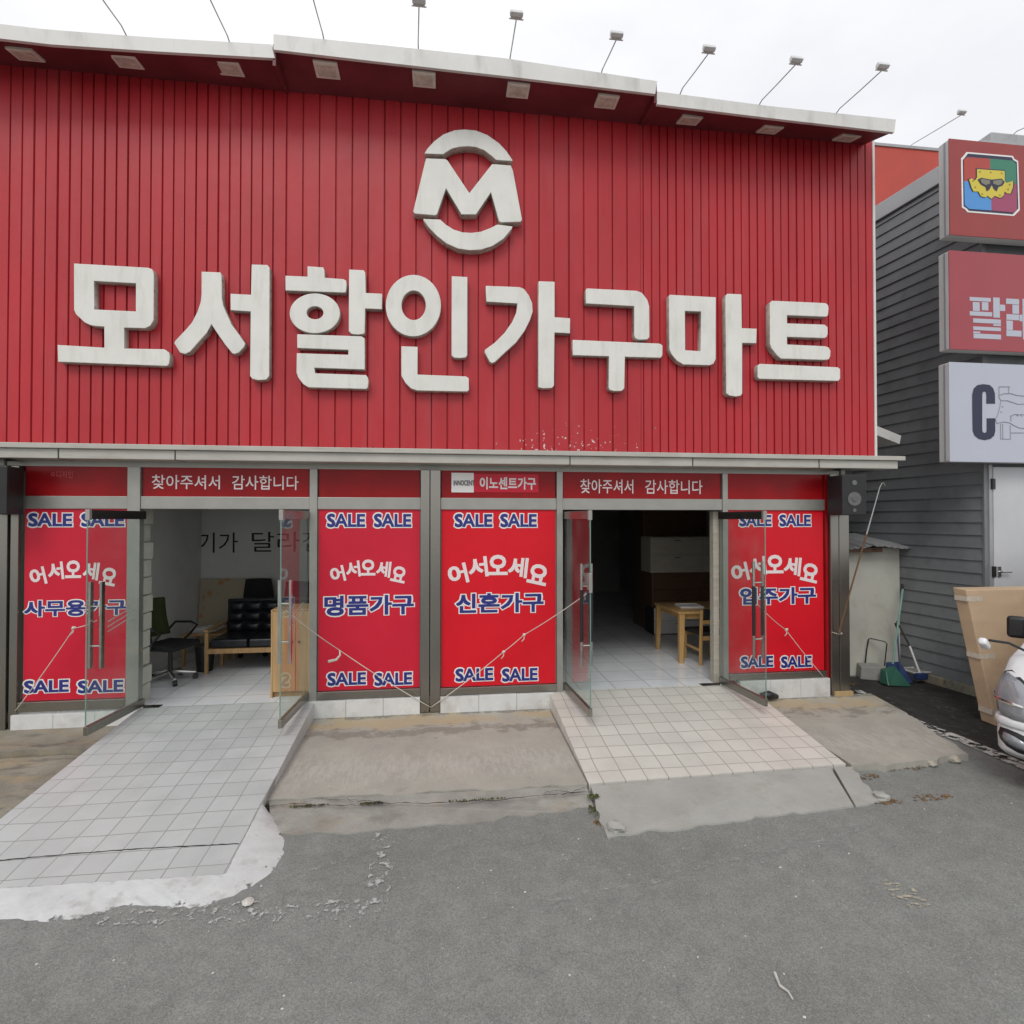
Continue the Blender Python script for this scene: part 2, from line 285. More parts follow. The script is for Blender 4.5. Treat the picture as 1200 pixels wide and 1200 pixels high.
SCUFF2 = worn_mat('dark tyre scuff', (.10, .10, .098), .52, 10, 14.0, (1, 1, 1), .25)
SCUFF = worn_mat('chalky tyre scuff', (.33, .33, .315), .47, 14, 4.0, (1, 1, 1), .2)

# ------------------------------------------------------------------ mesh helpers
class MB:
    def __init__(s): s.v = []; s.f = []
    def add(s, vs, fs):
        b = len(s.v); s.v += [Vector(v) for v in vs]; s.f += [tuple(b + i for i in f) for f in fs]; return s
    def box(s, x0, x1, y0, y1, z0, z1):
        if x0 > x1: x0, x1 = x1, x0
        if y0 > y1: y0, y1 = y1, y0
        if z0 > z1: z0, z1 = z1, z0
        return s.add([(x0, y0, z0), (x1, y0, z0), (x1, y1, z0), (x0, y1, z0), (x0, y0, z1), (x1, y0, z1), (x1, y1, z1), (x0, y1, z1)],
                     [(0, 3, 2, 1), (4, 5, 6, 7), (0, 1, 5, 4), (1, 2, 6, 5), (2, 3, 7, 6), (3, 0, 4, 7)])
    def hexa(s, b, t):   # four bottom points, four top points, both anticlockwise from above
        return s.add(list(b) + list(t), [(0, 3, 2, 1), (4, 5, 6, 7), (0, 1, 5, 4), (1, 2, 6, 5), (2, 3, 7, 6), (3, 0, 4, 7)])
    def obox(s, mat, sx, sy, sz):
        m = MB().box(-sx / 2, sx / 2, -sy / 2, sy / 2, -sz / 2, sz / 2)
        return s.add([mat @ v for v in m.v], m.f)
    def bar(s, a, b, w, h=None, up=(0, 0, 1)):
        a, b = Vector(a), Vector(b); h = h or w; d = b - a; z = d.normalized(); u = Vector(up)
        if abs(z.dot(u)) > .95: u = Vector((0, 1, 0))
        x = z.cross(u).normalized(); y = x.cross(z)
        mt = Matrix((x, y, z)).transposed().to_4x4(); mt.translation = (a + b) / 2
        return s.obox(mt, w, h, d.length)
    def tube(s, pts, r, n=8, caps=True):
        pts = [Vector(p) for p in pts]; rs = r if isinstance(r, (list, tuple)) else [r] * len(pts)
        base = len(s.v); up = Vector((.13, .21, .97)); prev = None
        for i, p in enumerate(pts):
            d = (pts[min(i + 1, len(pts) - 1)] - pts[max(i - 1, 0)]).normalized()
            if prev is None:
                if abs(d.dot(up)) > .9: up = Vector((1, .1, .05))
                x = d.cross(up).normalized()
            else:
                x = (prev - d * prev.dot(d)).normalized()
            prev = x; y = d.cross(x)
            for k in range(n):
                a = 2 * pi * k / n; s.v.append(p + (x * cos(a) + y * sin(a)) * rs[i])
        for i in range(len(pts) - 1):
            for k in range(n):
                a = base + i * n + k; b = base + i * n + (k + 1) % n
                s.f.append((a, b, b + n, a + n))
        if caps:
            s.f.append(tuple(base + k for k in reversed(range(n)))); e = base + (len(pts) - 1) * n
            s.f.append(tuple(e + k for k in range(n)))
        return s
    def prism(s, poly, z0, z1):   # poly: (x,y) anticlockwise; z0/z1 numbers or functions of (x,y)
        f0 = z0 if callable(z0) else (lambda x, y: z0); f1 = z1 if callable(z1) else (lambda x, y: z1)
        n = len(poly)
        return s.add([(x, y, f0(x, y)) for x, y in poly] + [(x, y, f1(x, y)) for x, y in poly],
                     [tuple(reversed(range(n))), tuple(range(n, 2 * n))] + [(i, (i + 1) % n, n + (i + 1) % n, n + i) for i in range(n)])
    def disc(s, c, axis, r, h, n=20, r2=None):
        c = Vector(c); a = Vector(axis).normalized()
        return s.tube([c - a * h / 2, c + a * h / 2], [r, r2 if r2 is not None else r], n)
    def build(s, name, mat, parent=None, bevel=0, smooth=False, local=False, seg=2):
        me = bpy.data.meshes.new(name)
        off = Vector((0, 0, 0))
        if parent and not local:
            inv = world_of(parent).inverted(); vs = [inv @ v for v in s.v]
        else: vs = s.v
        me.from_pydata([tuple(v) for v in vs], [], s.f); me.update()
        bm = bmesh.new(); bm.from_mesh(me); bmesh.ops.recalc_face_normals(bm, faces=bm.faces); bm.to_mesh(me); bm.free()
        o = bpy.data.objects.new(name, me); COL.objects.link(o)
        me.materials.append(mat)
        if parent: o.parent = parent
        if smooth:
            for p in me.polygons: p.use_smooth = True
        if bevel:
            b = o.modifiers.new('bevel', 'BEVEL'); b.width = bevel; b.segments = seg; b.limit_method = 'ANGLE'; b.angle_limit = R(40)
            if seg > 2:
                for p in me.polygons: p.use_smooth = True
                o.modifiers.new('wn', 'WEIGHTED_NORMAL')
        return o
def world_of(o):
    m = Matrix.LocRotScale(o.location, o.rotation_euler, o.scale)
    return world_of(o.parent) @ m if o.parent else m
def tag(o, label=None, cat=None, group=None, kind=None):
    if label: o['label'] = label
    if cat: o['category'] = cat
    if group: o['group'] = group
    if kind: o['kind'] = kind
    return o
def thing(name, label, cat, loc=(0, 0, 0), rz=0, group=None):
    o = bpy.data.objects.new(name, None); COL.objects.link(o); o.empty_display_size = .2
    o.location = loc; o.rotation_euler = (0, 0, rz)
    return tag(o, label, cat, group)
def copy_thing(o, loc, rz, label, group=None):
    c = o.copy(); COL.objects.link(c); c.location = loc; c.rotation_euler = (0, 0, rz); c['label'] = label
    if group: c['group'] = group
    for ch in list(o.children):
        k = ch.copy(); COL.objects.link(k); k.parent = c
        for g in ch.children:
            q = g.copy(); COL.objects.link(q); q.parent = k
    return c
def jag(poly, step=.12, amp=.02, seed=1, edges=None):
    """break the straight edges of an outline into a ragged one"""
    rnd = random.Random(seed); out = []
    n = len(poly)
    for i in range(n):
        a = Vector(poly[i]); b = Vector(poly[(i + 1) % n]); out.append(tuple(a))
        if edges is not None and i not in edges: continue
        k = max(1, int((b - a).length / step))
        nrm = Vector((-(b - a).y, (b - a).x)).normalized()
        for j in range(1, k):
            p = a.lerp(b, (j + rnd.uniform(-.25, .25)) / k) + nrm * rnd.gauss(0, amp); out.append(tuple(p))
    return out

# ---- lettering: outlines of the built-in typeface, thickened with a round stroke
def glyph_mesh(body, stroke, fill=True, res=3):
    c = bpy.data.curves.new('text', 'FONT'); c.body = body; c.size = 1; c.resolution_u = res
    o = bpy.data.objects.new('text', c); COL.objects.link(o)
    dg = bpy.context.evaluated_depsgraph_get()
    cu = o.to_curve(dg).copy(); o.to_curve_clear()
    bpy.data.objects.remove(o); bpy.data.curves.remove(c)
    res_me = []
    for mode in ((0, 1) if stroke else (0,)):
        if mode == 0 and not fill: continue
        k = cu.copy(); k.dimensions = '2D'; k.resolution_u = res
        k.fill_mode = 'BOTH'; k.extrude = 0; k.bevel_depth = 0; k.offset = 0
        if mode == 1:
            k.dimensions = '3D'; k.fill_mode = 'FULL'; k.bevel_depth = stroke; k.bevel_resolution = 0
        ob = bpy.data.objects.new('text', k); COL.objects.link(ob)
        dg = bpy.context.evaluated_depsgraph_get()
        me = bpy.data.meshes.new_from_object(ob.evaluated_get(dg))
        vs = [v.co.copy() for v in me.vertices]
        if mode == 1:
            for v in vs: v.z *= .001 / stroke
        res_me.append((vs, [tuple(p.vertices) for p in me.polygons]))
        bpy.data.objects.remove(ob); bpy.data.curves.remove(k); bpy.data.meshes.remove(me)
    bpy.data.curves.remove(cu)
    return res_me
def lettering(parts, place, name, mat, parent, mw):
    """parts: list of (vs, faces) in text space; place: function text-space Vector -> world Vector"""
    b = MB()
    for vs, fs in parts: b.add([place(v) for v in vs], fs)
    o = b.build(name, mat, parent)
    return o
def bounds(parts):
    xs = [v.x for vs, _ in parts for v in vs]; ys = [v.y for vs, _ in parts for v in vs]
    return min(xs), max(xs), min(ys), max(ys)
def text_on(parent, body, x0, x1, z0, z1, Y, mat, bold=.0, outline=0.0, outmat=None, name='lettering', shear=0.0, axis=None):
    """a line of writing fitted into x0..x1, z0..z1 on the vertical plane y=Y (facing -y)"""
    base = glyph_mesh(body, bold)
    a, b, c, d = bounds(base); sx = (x1 - x0) / (b - a); sz = (z1 - z0) / (d - c)
    def put(dy):
        def f(v):
            q = Vector((x0 + (v.x - a) * sx + shear * (v.y - c) * sz, Y - dy - v.z * sz * .8, z0 + (v.y - c) * sz))
            return axis(q) if axis else q
        return f
    lettering(base, put(.004), name, mat, parent, None)
    if outline:
        lettering(glyph_mesh(body, bold + outline), put(.0015), name, outmat or WHITE, parent, None)
def poly_solid(name, splines, Y, depth, mat, parent, bevel=.006):
    """closed outlines (world x,z) filled with their holes and given a real thickness, front at y=Y"""
    c = bpy.data.curves.new(name, 'CURVE'); c.dimensions = '2D'; c.fill_mode = 'BOTH'; c.extrude = depth / 2 - bevel; c.bevel_depth = bevel; c.offset = -bevel; c.bevel_resolution = 1
    for pts in splines:
        s = c.splines.new('POLY'); s.points.add(len(pts) - 1); s.use_cyclic_u = True
        for p, q in zip(s.points, pts): p.co = (q[0], q[1], 0, 1)
    ob = bpy.data.objects.new(name, c); COL.objects.link(ob)
    dg = bpy.context.evaluated_depsgraph_get(); me = bpy.data.meshes.new_from_object(ob.evaluated_get(dg))
    bpy.data.objects.remove(ob); bpy.data.curves.remove(c)
    inv = world_of(parent).inverted() if parent else Matrix()
    for v in me.vertices: v.co = inv @ Vector((v.co.x, Y + depth / 2 - v.co.z, v.co.y))
    o = bpy.data.objects.new(name, me); COL.objects.link(o); me.materials.clear(); me.materials.append(mat)
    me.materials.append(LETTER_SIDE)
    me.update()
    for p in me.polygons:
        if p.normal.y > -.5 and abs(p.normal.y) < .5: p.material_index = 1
    if parent: o.parent = parent
    return o
def ell(cx, cy, rx, ry, n=40, rev=False):
    pts = [(cx + rx * cos(2 * pi * i / n), cy + ry * sin(2 * pi * i / n)) for i in range(n)]
    return pts[::-1] if rev else pts

# ================================================================== GROUND
g = MB()
g.add([(-120, -120, 0), (120, -120, 0), (120, 120, 0), (-120, 120, 0)], [(0, 1, 2, 3)])
tag(g.build('ground', ASPHALT), kind='structure')
# dark dirt of the alley beside the shop
al = [(q.x, q.y) for q in (onZ(*p, 0) for p in ((1000, 812), (1030, 832), (1075, 852), (1120, 866), (1170, 890), (1230, 905)))] + [(7.2, -.9), (7.1, 1.05), (5.3, 1.05)]
al = jag(al, .12, .035, 3)
tag(MB().prism(al, -.02, .004).build('dirt_ground', DIRTM), kind='structure')
# left dirt and old concrete
def slab(name, poly, zt, mat, edges=None, amp=.018, seed=1, step=.1):
    p = jag(poly, step, amp, seed, edges)
    o = MB().prism(p, -.05, zt).build(name, mat)
    return tag(o, kind='structure')
slab('concrete_apron', [(-1.46, -1.80), (1.262, -1.86), (1.262, -.02), (-1.5, -.02)], lambda x, y: .115 + .03 * y, CONC, [0], .012, 4)
slab('concrete_edge', [(-1.30, -2.22), (-.5, -2.28), (.4, -2.26), (1.24, -2.14), (1.25, -1.87), (-1.44, -1.81)], lambda x, y: .052 if y > -1.95 else .008, CONC_EDGE, [0, 1, 2], .02, 5)
slab('concrete_apron', [(3.86, -1.80), (4.3, -1.83), (5.18, -1.74), (5.47, -.7), (5.56, -.04), (3.86, -.02)], lambda x, y: .115 + .03 * y, CONC, [0, 1, 2], .022, 9)
slab('concrete_apron', [(-6.5, -.62), (-3.42, -.62), (-3.42, -.02), (-6.5, -.02)], lambda x, y: .13 + .02 * y, CONC_OLD, [0], .015, 2)
slab('concrete_apron', [(-6.5, -2.4), (-3.42, -2.3), (-3.42, -.66), (-6.5, -.66)], lambda x, y: .085 + .035 * y, CONC_OLD, [0, 2], .015, 12)
# ramps
RL = lambda x, y: .30 + .098 * y
RR = lambda x, y: .30 + .128 * y
tag(MB().prism([(-3.36, -2.68), (-1.445, -2.72), (-1.475, -.012), (-3.36, -.012)], -.04, RL).build('ramp', TILE_G), kind='structure')
tag(MB().prism([(1.275, -1.86), (3.80, -1.80), (3.80, -.012), (1.275, -.012)], -.04, RR).build('ramp', TILE_W), kind='structure')
# white painted mortar skirt round the foot of the left ramp
sk = []
for px, py in [(305, 951), (322, 957), (333, 975), (335, 1000), (322, 1020), (300, 1037), (275, 1050), (248, 1060), (222, 1065), (190, 1062), (165, 1060), (140, 1063), (110, 1070), (80, 1077), (45, 1080), (15, 1077), (-40, 1085), (-140, 1100)]:
    p = onZ(px, py, .005); sk.append((p.x, p.y))
inner = [(-3.37, -2.69), (-1.44, -2.73), (-1.452, -1.9)]
outer = list(reversed(sk))
ring = outer + [inner[2], inner[1], inner[0]]
rr = random.Random(3)
m = MB(); nO = len(outer)
# a fan of quads from the ramp edge down to the ragged rim
def edge_pt(t):
    # t 0..1 along the ramp foot then up its right side
    L1, L2 = 1.93, .83
    s = t * (L1 + L2)
    if s < L1: return Vector((-3.37 + s, -2.69 - .02 * s, 0))
    return Vector((-1.44 - .012 * (s - L1), -2.72 + (s - L1), 0))
K = 90
dense = []
acc = [0]
for a, b in zip(outer, outer[1:]): acc.append(acc[-1] + (Vector(a) - Vector(b)).length)
for i in range(K + 1):
    s = acc[-1] * i / K; j = max(k for k in range(nO) if acc[k] <= s + 1e-9); j = min(j, nO - 2)
    u = (s - acc[j]) / max(1e-6, acc[j + 1] - acc[j])
    p = Vector(outer[j]).lerp(Vector(outer[j + 1]), u); dense.append(Vector((p.x + rr.gauss(0, .008), p.y + rr.gauss(0, .008), 0)))
vs = []; fs = []
for i in range(K + 1):
    e = edge_pt(i / K); o_ = dense[i]
    ze = max(.012, RL(e.x, e.y) + .003)
    for j in range(5):
        u = j / 4; q = e.lerp(o_, u); q.z = ze * (1 - u ** 1.7) + .001 * (1 - u) + rr.uniform(0, .004) * (1 - u) - .003 * u
        vs.append(q)
    if i:
        for j in range(4):
            a = (i - 1) * 5 + j; fs.append((a, a + 1, a + 6, a + 5))
m.add(vs, fs); sko = tag(m.build('mortar_skirt', PAINTW, smooth=True), kind='structure')
at = sko.data.attributes.new('rim', 'FLOAT', 'POINT')
for i_ in range(len(vs)): at.data[i_].value = (i_ % 5) / 4
nt_ = PAINTW.node_tree; an = nt_.nodes.new('ShaderNodeAttribute'); an.attribute_name = 'rim'
nn = nt_.nodes.new('ShaderNodeTexNoise'); nn.inputs['Scale'].default_value = 8; nn.inputs['Detail'].default_value = 9; nn.inputs['Roughness'].default_value = .7
tcc = nt_.nodes.new('ShaderNodeTexCoord'); nt_.links.new(tcc.outputs['Object'], nn.inputs['Vector'])
r1 = nt_.nodes.new('ShaderNodeMapRange'); r1.inputs['From Min'].default_value = .55; r1.inputs['From Max'].default_value = 1.0; r1.inputs['To Max'].default_value = .17; nt_.links.new(an.outputs['Fac'], r1.inputs['Value'])
s1 = nt_.nodes.new('ShaderNodeMath'); s1.operation = 'SUBTRACT'; nt_.links.new(nn.outputs['Fac'], s1.inputs[0]); nt_.links.new(r1.outputs[0], s1.inputs[1])
r2 = nt_.nodes.new('ShaderNodeMapRange'); r2.inputs['From Min'].default_value = .27; r2.inputs['From Max'].default_value = .31; nt_.links.new(s1.outputs[0], r2.inputs['Value'])
nt_.links.new(r2.outputs[0], nt_.nodes['Principled BSDF'].inputs['Alpha'])
# grey mortar apron at the foot of the right ramp, with its broken right piece
ap = [onZ(*p, .01) for p in [(697, 940), (712, 982), (740, 978), (800, 972), (860, 962), (900, 957), (940, 953), (1000, 945)]]
apf = [(p.x, p.y) for p in ap]
slab('mortar_apron', apf + [(3.62, -1.83), (1.285, -1.89)], lambda x, y: max(.012, .058 + (y + 1.86) * .075), CONC_NEW, [0, 1, 2, 3, 4, 5], .012, 21, .07)
bp = [onZ(*p, .01) for p in [(1003, 945), (1018, 943), (1032, 938)]]
slab('mortar_apron', [(p.x, p.y) for p in bp] + [(3.84, -1.84), (3.65, -1.835)], lambda x, y: max(.012, .058 + (y + 1.86) * .085), CONC_NEW, [0, 1, 2], .012, 22, .06)

def sheet(name, pts, z, mat, px=True):
    vs = [onZ(*p, z) for p in pts] if px else [Vector((p[0], p[1], z)) for p in pts]
    n = len(vs); o = MB().add(vs, [tuple(range(n))]).build(name, mat)
    return tag(o, kind='structure')
sheet('road_marking', [(437, 976), (464, 976), (456, 1056), (428, 1060)], .010, LINE_W)
sheet('road_marking', [(265, 1056), (428, 1054), (455, 1062), (445, 1076), (260, 1082), (60, 1085), (60, 1074)], .008, LINE_W)
sheet('road_marking', [(1000, 808), (1008, 808), (1040, 826), (1080, 845), (1130, 864), (1200, 893), (1290, 935), (1290, 948), (1200, 902), (1126, 870), (1074, 851), (1034, 834)], .012, LINE_W2)
sheet('road_marking', [(1030, 1028), (1070, 1040), (1092, 1062), (1070, 1066), (1044, 1050)], .006, SPOT_Y)

def ribbon(name, pts, half, z, mat):
    P = [onZ(*p, z) for p in pts]; vs = []
    for i, p in enumerate(P):
        d = (P[min(i + 1, len(P) - 1)] - P[max(i - 1, 0)]).normalized(); q = Vector((-d.y, d.x, 0)) * half; vs += [p - q, p + q]
    return tag(MB().add(vs, [(2 * i, 2 * i + 2, 2 * i + 3, 2 * i + 1) for i in range(len(P) - 1)]).build(name, mat), kind='structure')
gp = MB(); rg = random.Random(8); gv = []; ng = 60
for i in range(ng + 1):
    x = -3.3 + 1.84 * i / ng; y = -2.425 + .02 * sin(x * 2.1) + rg.gauss(0, .002); hw = .0035 + .003 * rg.random()
    gv += [(x, y - hw, RL(x, y) + .0025), (x, y + hw, RL(x, y) + .0025)]
gp.add(gv, [(2 * i, 2 * i + 2, 2 * i + 3, 2 * i + 1) for i in range(ng)])
tag(gp.build('grout_gap', DIRTM), kind='structure')
ribbon('tyre_mark', [(560, 1075), (640, 1058), (700, 1045), (760, 1035), (830, 1012), (900, 1000), (970, 985), (1020, 966)], .022, .005, SCUFF)
ribbon('tyre_mark', [(330, 1030), (400, 1008), (440, 995)], .02, .005, SCUFF)

# ================================================================== SHOP BUILDING
B = thing('shop_building', 'wide shop building with red corrugated upper front, glazed doors and red banner windows below', 'shop', (0, 0, 0))
XL, XR, XRG = -5.6, 5.71, 5.245          # ends of the upper box and of the ground floor
# --- cladding: boards with real recessed joints
def cladding(x0, x1, pitch, label=None):
    m = MB(); gw = .0155; dp = .020; z0, z1 = 3.20, 7.46
    n = max(1, round((x1 - x0) / pitch)); step = (x1 - x0) / n; rnd = random.Random(int(x0 * 100) + 5)
    for i in range(n):
        a = x0 + i * step; b = a + step; dy = rnd.uniform(-.005, .005)
        g0 = gw * rnd.uniform(.7, 1.15)
        vs = [(a, 0, z0), (a + g0 * .5, dp, z0), (a + g0 * .9, dp, z0), (a + g0 * 1.2, dy, z0), (b - .001, dy, z0)]
        k = len(vs)
        for zz in (z0, z1):
            pass
        top = [(x, y, z1) for x, y, _ in vs]
        m.add(vs + top, [(j, j + 1, k + j + 1, k + j) for j in range(k - 1)])
    return m.build('cladding_panel', RED, B)
xa, xb = onY(333, 300, 0).x, onY(752, 330, 0).x
cladding(XL, xa - .012, .122); cladding(xa + .012, xb - .012, .186); cladding(xb + .012, XR - .03, .1115)
for x in (xa, xb): MB().box(x - .012, x + .012, -.006, .03, 3.2, 7.46).build('joint_strip', RED, B)
MB().box(XR - .03, XR, -.012, .04, 3.2, 7.47).build('corner_trim', TRIM, B)
# backing box of the upper storey, roof
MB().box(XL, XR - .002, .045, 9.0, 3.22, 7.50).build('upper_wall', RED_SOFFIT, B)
MB().box(XL, XR, -.0, 9.0, 7.505, 7.56).build('roof', ROOFM, B)
# --- eave: three lengths of trim at three heights, each with its soffit
def eave(pts_bot, pts_top, yf):
    bot = [onY(*p, yf) for p in pts_bot]; top = [onY(*p, yf) for p in pts_top]
    m = MB()
    n = len(bot)
    fr = bot + top; bk = [Vector((v.x, yf + .035, v.z)) for v in bot] + [Vector((v.x, yf + .035, v.z)) for v in top]
    v = fr + bk; f = []
    for i in range(n - 1):
        f += [(i, i + 1, n + i + 1, n + i), (2 * n + i, 3 * n + i, 3 * n + i + 1, 2 * n + i + 1), (i, 2 * n + i, 2 * n + i + 1, i + 1), (n + i, n + i + 1, 3 * n + i + 1, 3 * n + i)]
    f += [(0, n, 3 * n, 2 * n), (n - 1, 3 * n - 1, 4 * n - 1, 2 * n - 1)]
    m.add(v, f)
    m.build('eave_trim', TRIM, B)
    s = MB()
    sv = []
    for b in bot: sv += [(b.x, yf + .035, b.z + .02), (b.x, .0, 7.405)]
    tv = []
    for t in top: tv += [(t.x, yf + .035, t.z - .01), (t.x, .0, 7.50)]
    k = len(sv)
    ff = []
    for i in range(n - 1): ff += [(2 * i, 2 * i + 2, 2 * i + 3, 2 * i + 1), (k + 2 * i, k + 2 * i + 1, k + 2 * i + 3, k + 2 * i + 2)]
    for i in (0, n - 1): ff.append((2 * i, 2 * i + 1, k + 2 * i + 1, k + 2 * i))
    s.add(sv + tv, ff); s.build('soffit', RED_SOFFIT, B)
    return bot
eave([(-90, 44), (0, 45), (60, 52), (180, 60), (322, 68)], [(-90, 26), (0, 28), (50, 34), (180, 44), (318, 52)], -.5)
eave([(320.5, 58), (450, 73), (600, 90), (768, 110)], [(320.5, 40), (450, 53), (590, 68), (770, 95)], -.53)
eave([(770, 122), (900, 138), (1048, 155)], [(770, 107), (900, 124), (1050, 140)], -.5)
# closing boards where the eave steps up and down
for x_, yf_ in ((onY(321.5, 60, -.5).x, -.49), (onY(769, 110, -.5).x, -.49)):
    MB().hexa([(x_ - .02, yf_, 7.30), (x_ + .012, yf_, 7.30), (x_ + .012, .0, 7.38), (x_ - .02, .0, 7.38)], [(x_ - .02, yf_, 7.53), (x_ + .012, yf_, 7.53), (x_ + .012, .0, 7.53), (x_ - .02, .0, 7.53)]).build('soffit', RED_SOFFIT, B)
EAVES = [(-99, lambda x: 47 + .062 * x, -.5), (321, lambda x: 58 + (x - 320) * .1161, -.53), (769, lambda x: 122 + (x - 770) * .1187, -.5)]
SL = [(30, 63), (149, 71), (269, 79), (383, 81), (497, 92), (607, 105), (711, 118), (808, 140), (902, 151), (992, 161)]
for px, py in SL:
    eb = [e for e in EAVES if e[0] <= px][-1]
    zb = onY(px, eb[1](px), eb[2]).z + .02; yf = eb[2] + .035
    # where the line of sight meets the sloping soffit
    d = ray(px, py); sl_ = (7.405 - zb) / (0 - yf)
    tt = (zb + sl_ * (CP.y - yf) - CP.z) / (d.z - sl_ * d.y); sv = CP + d * tt; y, zz = sv.y, sv.z
    def sbox(xa_, xb_, hy, za_, zb_, y=y, zz=zz, k=sl_):
        f = lambda yy, dz: zz + (yy - y) * k + dz
        y0_, y1_ = y - hy, y + hy
        return MB().hexa([(xa_, y0_, f(y0_, za_)), (xb_, y0_, f(y0_, za_)), (xb_, y1_, f(y1_, za_)), (xa_, y1_, f(y1_, za_))], [(xa_, y0_, f(y0_, zb_)), (xb_, y0_, f(y0_, zb_)), (xb_, y1_, f(y1_, zb_)), (xa_, y1_, f(y1_, zb_))])
    b = sbox(sv.x - .13, sv.x + .13, .10, -.022, .03)
    o = b.build('soffit_light', LAMPF, B, .004)
    sbox(sv.x - .10, sv.x + .10, .07, -.027, -.0225).build('lens', LAMPG, o)
# --- gutter ledge over the shopfront
gm = MB().box(XL, 5.86, -.30, 0.0, 3.150, 3.205); gm.build('gutter', GUTTER, B, .006)
gm = MB().box(XL, 5.78, -.265, -.002, 3.045, 3.148); gm.build('gutter', GUTTER, B, .006)
j = MB()
for px in (68, 205, 668, 812, 960):
    x = onY(px, 535, -.27).x; j.box(x - .006, x + .006, -.268, -.02, 3.043, 3.149)
j.build('gutter_joint', DARKRAIL, B)
# small white roof edge sticking out beside the upper storey
e0, e1 = onY(1020, 494, .5), onY(1054, 513, .5)
MB().hexa([(5.2, .5, e0.z + .14), (e1.x, .5, e1.z - .09), (e1.x, 3.0, e1.z - .09), (5.2, 3.0, e0.z + .14)], [(5.2, .5, e0.z + .27), (e1.x + .03, .5, e1.z + .03), (e1.x + .03, 3.0, e1.z + .03), (5.2, 3.0, e0.z + .27)]).build('side_awning', TRIM, B)
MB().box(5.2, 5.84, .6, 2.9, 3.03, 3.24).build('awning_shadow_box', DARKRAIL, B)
# --- ground-floor frame
FZ = .30
xm = lambda px, py=700: onY(px, py, 0).x
P1, P2, P3, P4, P5, P6, P7, P8 = xm(27), xm(150), xm(165), xm(363), xm(372), xm(493), xm(516), xm(652)
D2a, D2b, W4a, W4b = xm(659), xm(846), xm(852), xm(966)
MB().box(XL, XRG, -.005, .10, 2.985, 3.05).build('head_rail', ALU, B)
for a, b in ((P2, P3), (P4, P5), (P8, D2a), (D2b, W4a)): MB().box(a, b, -.035, .06, .30, 2.985).build('mullion', ALU, B, .004)
for a, b in ((P1 - .02, P2), (P3, P4), (P5, P6), (P7, P8), (D2a, D2b), (W4a, W4b)):
    MB().box(a, b, -.022, .06, 2.515, 2.655).build('transom_rail', ALU, B, .004)
MB().box(XL, P1 - .115, -.07, .09, .10, 2.985).build('post', STEEL, B, .006)
MB().box(P1 - .10, P1 - .02, -.05, .09, .12, 2.985).build('post', STEEL, B, .006)
MB().box(P6, xm(503.4), -.06, .09, .12, 2.985).build('post', STEEL, B, .006)
MB().box(xm(504.2), P7, -.06, .09, .12, 2.985).build('post', STEEL, B, .006)
MB().box(W4b, xm(969), -.03, .09, .30, 2.985).build('post', VINYL_DARK, B)
MB().box(xm(969.6), xm(979), -.07, .09, .12, 2.985).build('post', STEEL, B, .005)
MB().box(xm(979.6), XRG, -.07, .30, .12, 2.985).build('post', STEEL, B, .005)
MB().box(xm(972), XRG + .02, -.10, .05, .10, .17).build('timber_pad', YELLOWW, B)
# plinths, sills
def plinth(a, b, zt):
    pl = MB(); n = max(1, round((b - a) / .42)); st = (b - a) / n
    for i in range(n): pl.box(a + i * st + .0015, a + (i + 1) * st - .0015, -.075, .06, .06, zt + random.uniform(-.003, .003))
    pl.build('plinth', PLINTH, B, .003)
plinth(P1 - .06, P3, .285); plinth(P4, P6 - .002, .305); plinth(P7 + .002, D2a - .12, .300); plinth(D2b + .2, W4b + .02, .345)
for a, b, z0, z1 in ((P1 - .02, P2, .30, .41), (P5, P6, .312, .40), (P7, P8, .306, .39), (W4a, W4b, .35, .43)):
    MB().box(a, b, -.04, .06, z0, z1).build('sill', STEEL, B, .004)
# --- transom panels with their writing
def transom(a, b, name='transom_panel'):
    return MB().box(a + .012, b - .012, .0, .02, 2.655, 2.985).build(name, VINYL_DARK, B)
def rect_px(x0, y0, x1, y1, Y=0.0):
    a = onY(x0, y1, Y); b = onY(x1, y0, Y); return a.x, b.x, a.z, b.z
t1 = transom(P1, P2); t2 = transom(P3, P4); t3 = transom(P5, P6); t4 = transom(P7, P8); t5 = transom(D2a, D2b); t6 = transom(W4a, W4b)
for t, (xa_, xb_, xc_, xd_), (zt, zb) in ((t2, (178, 258, 272, 350), (557, 573)), (t5, (680, 742, 756, 823), (562, 578))):
    x0, x1, z0, z1 = rect_px(xa_, zt, xb_, zb); text_on(t, '찾아주셔서', x0, x1, z0, z1, -.0, PINKW, .010)
    x0, x1, z0, z1 = rect_px(xc_, zt + .7, xd_, zb + .7); text_on(t, '감사합니다', x0, x1, z0, z1, -.0, PINKW, .010)
# sticker on the third transom
x0, x1, z0, z1 = rect_px(529, 556, 631, 576.5)
lab = MB().box(x0 + .27, x1, -.004, -.0005, z0, z1).build('sticker', VINYL_ROSE, t4)
MB().box(x0, x0 + .268, -.006, -.0005, z0 - .005, z1 + .01).build('sticker', WHITE, t4)
a0, a1, b0, b1 = rect_px(531.5, 563, 556, 569); text_on(t4, 'iNNOCENT', a0, a1, b0, b1, -.0065, INK, .02)
a0, a1, b0, b1 = rect_px(562, 559.5, 628, 573.5); text_on(t4, '이노센트가구', a0, a1, b0, b1, -.0045, PINKW, .04)
x0, x1, z0, z1 = rect_px(60, 552, 86, 560); text_on(t1, 'ㅇ디자인', x0, x1, z0, z1, -.0, M('ghost of scraped lettering', (.48, .05, .05), .5), .02)
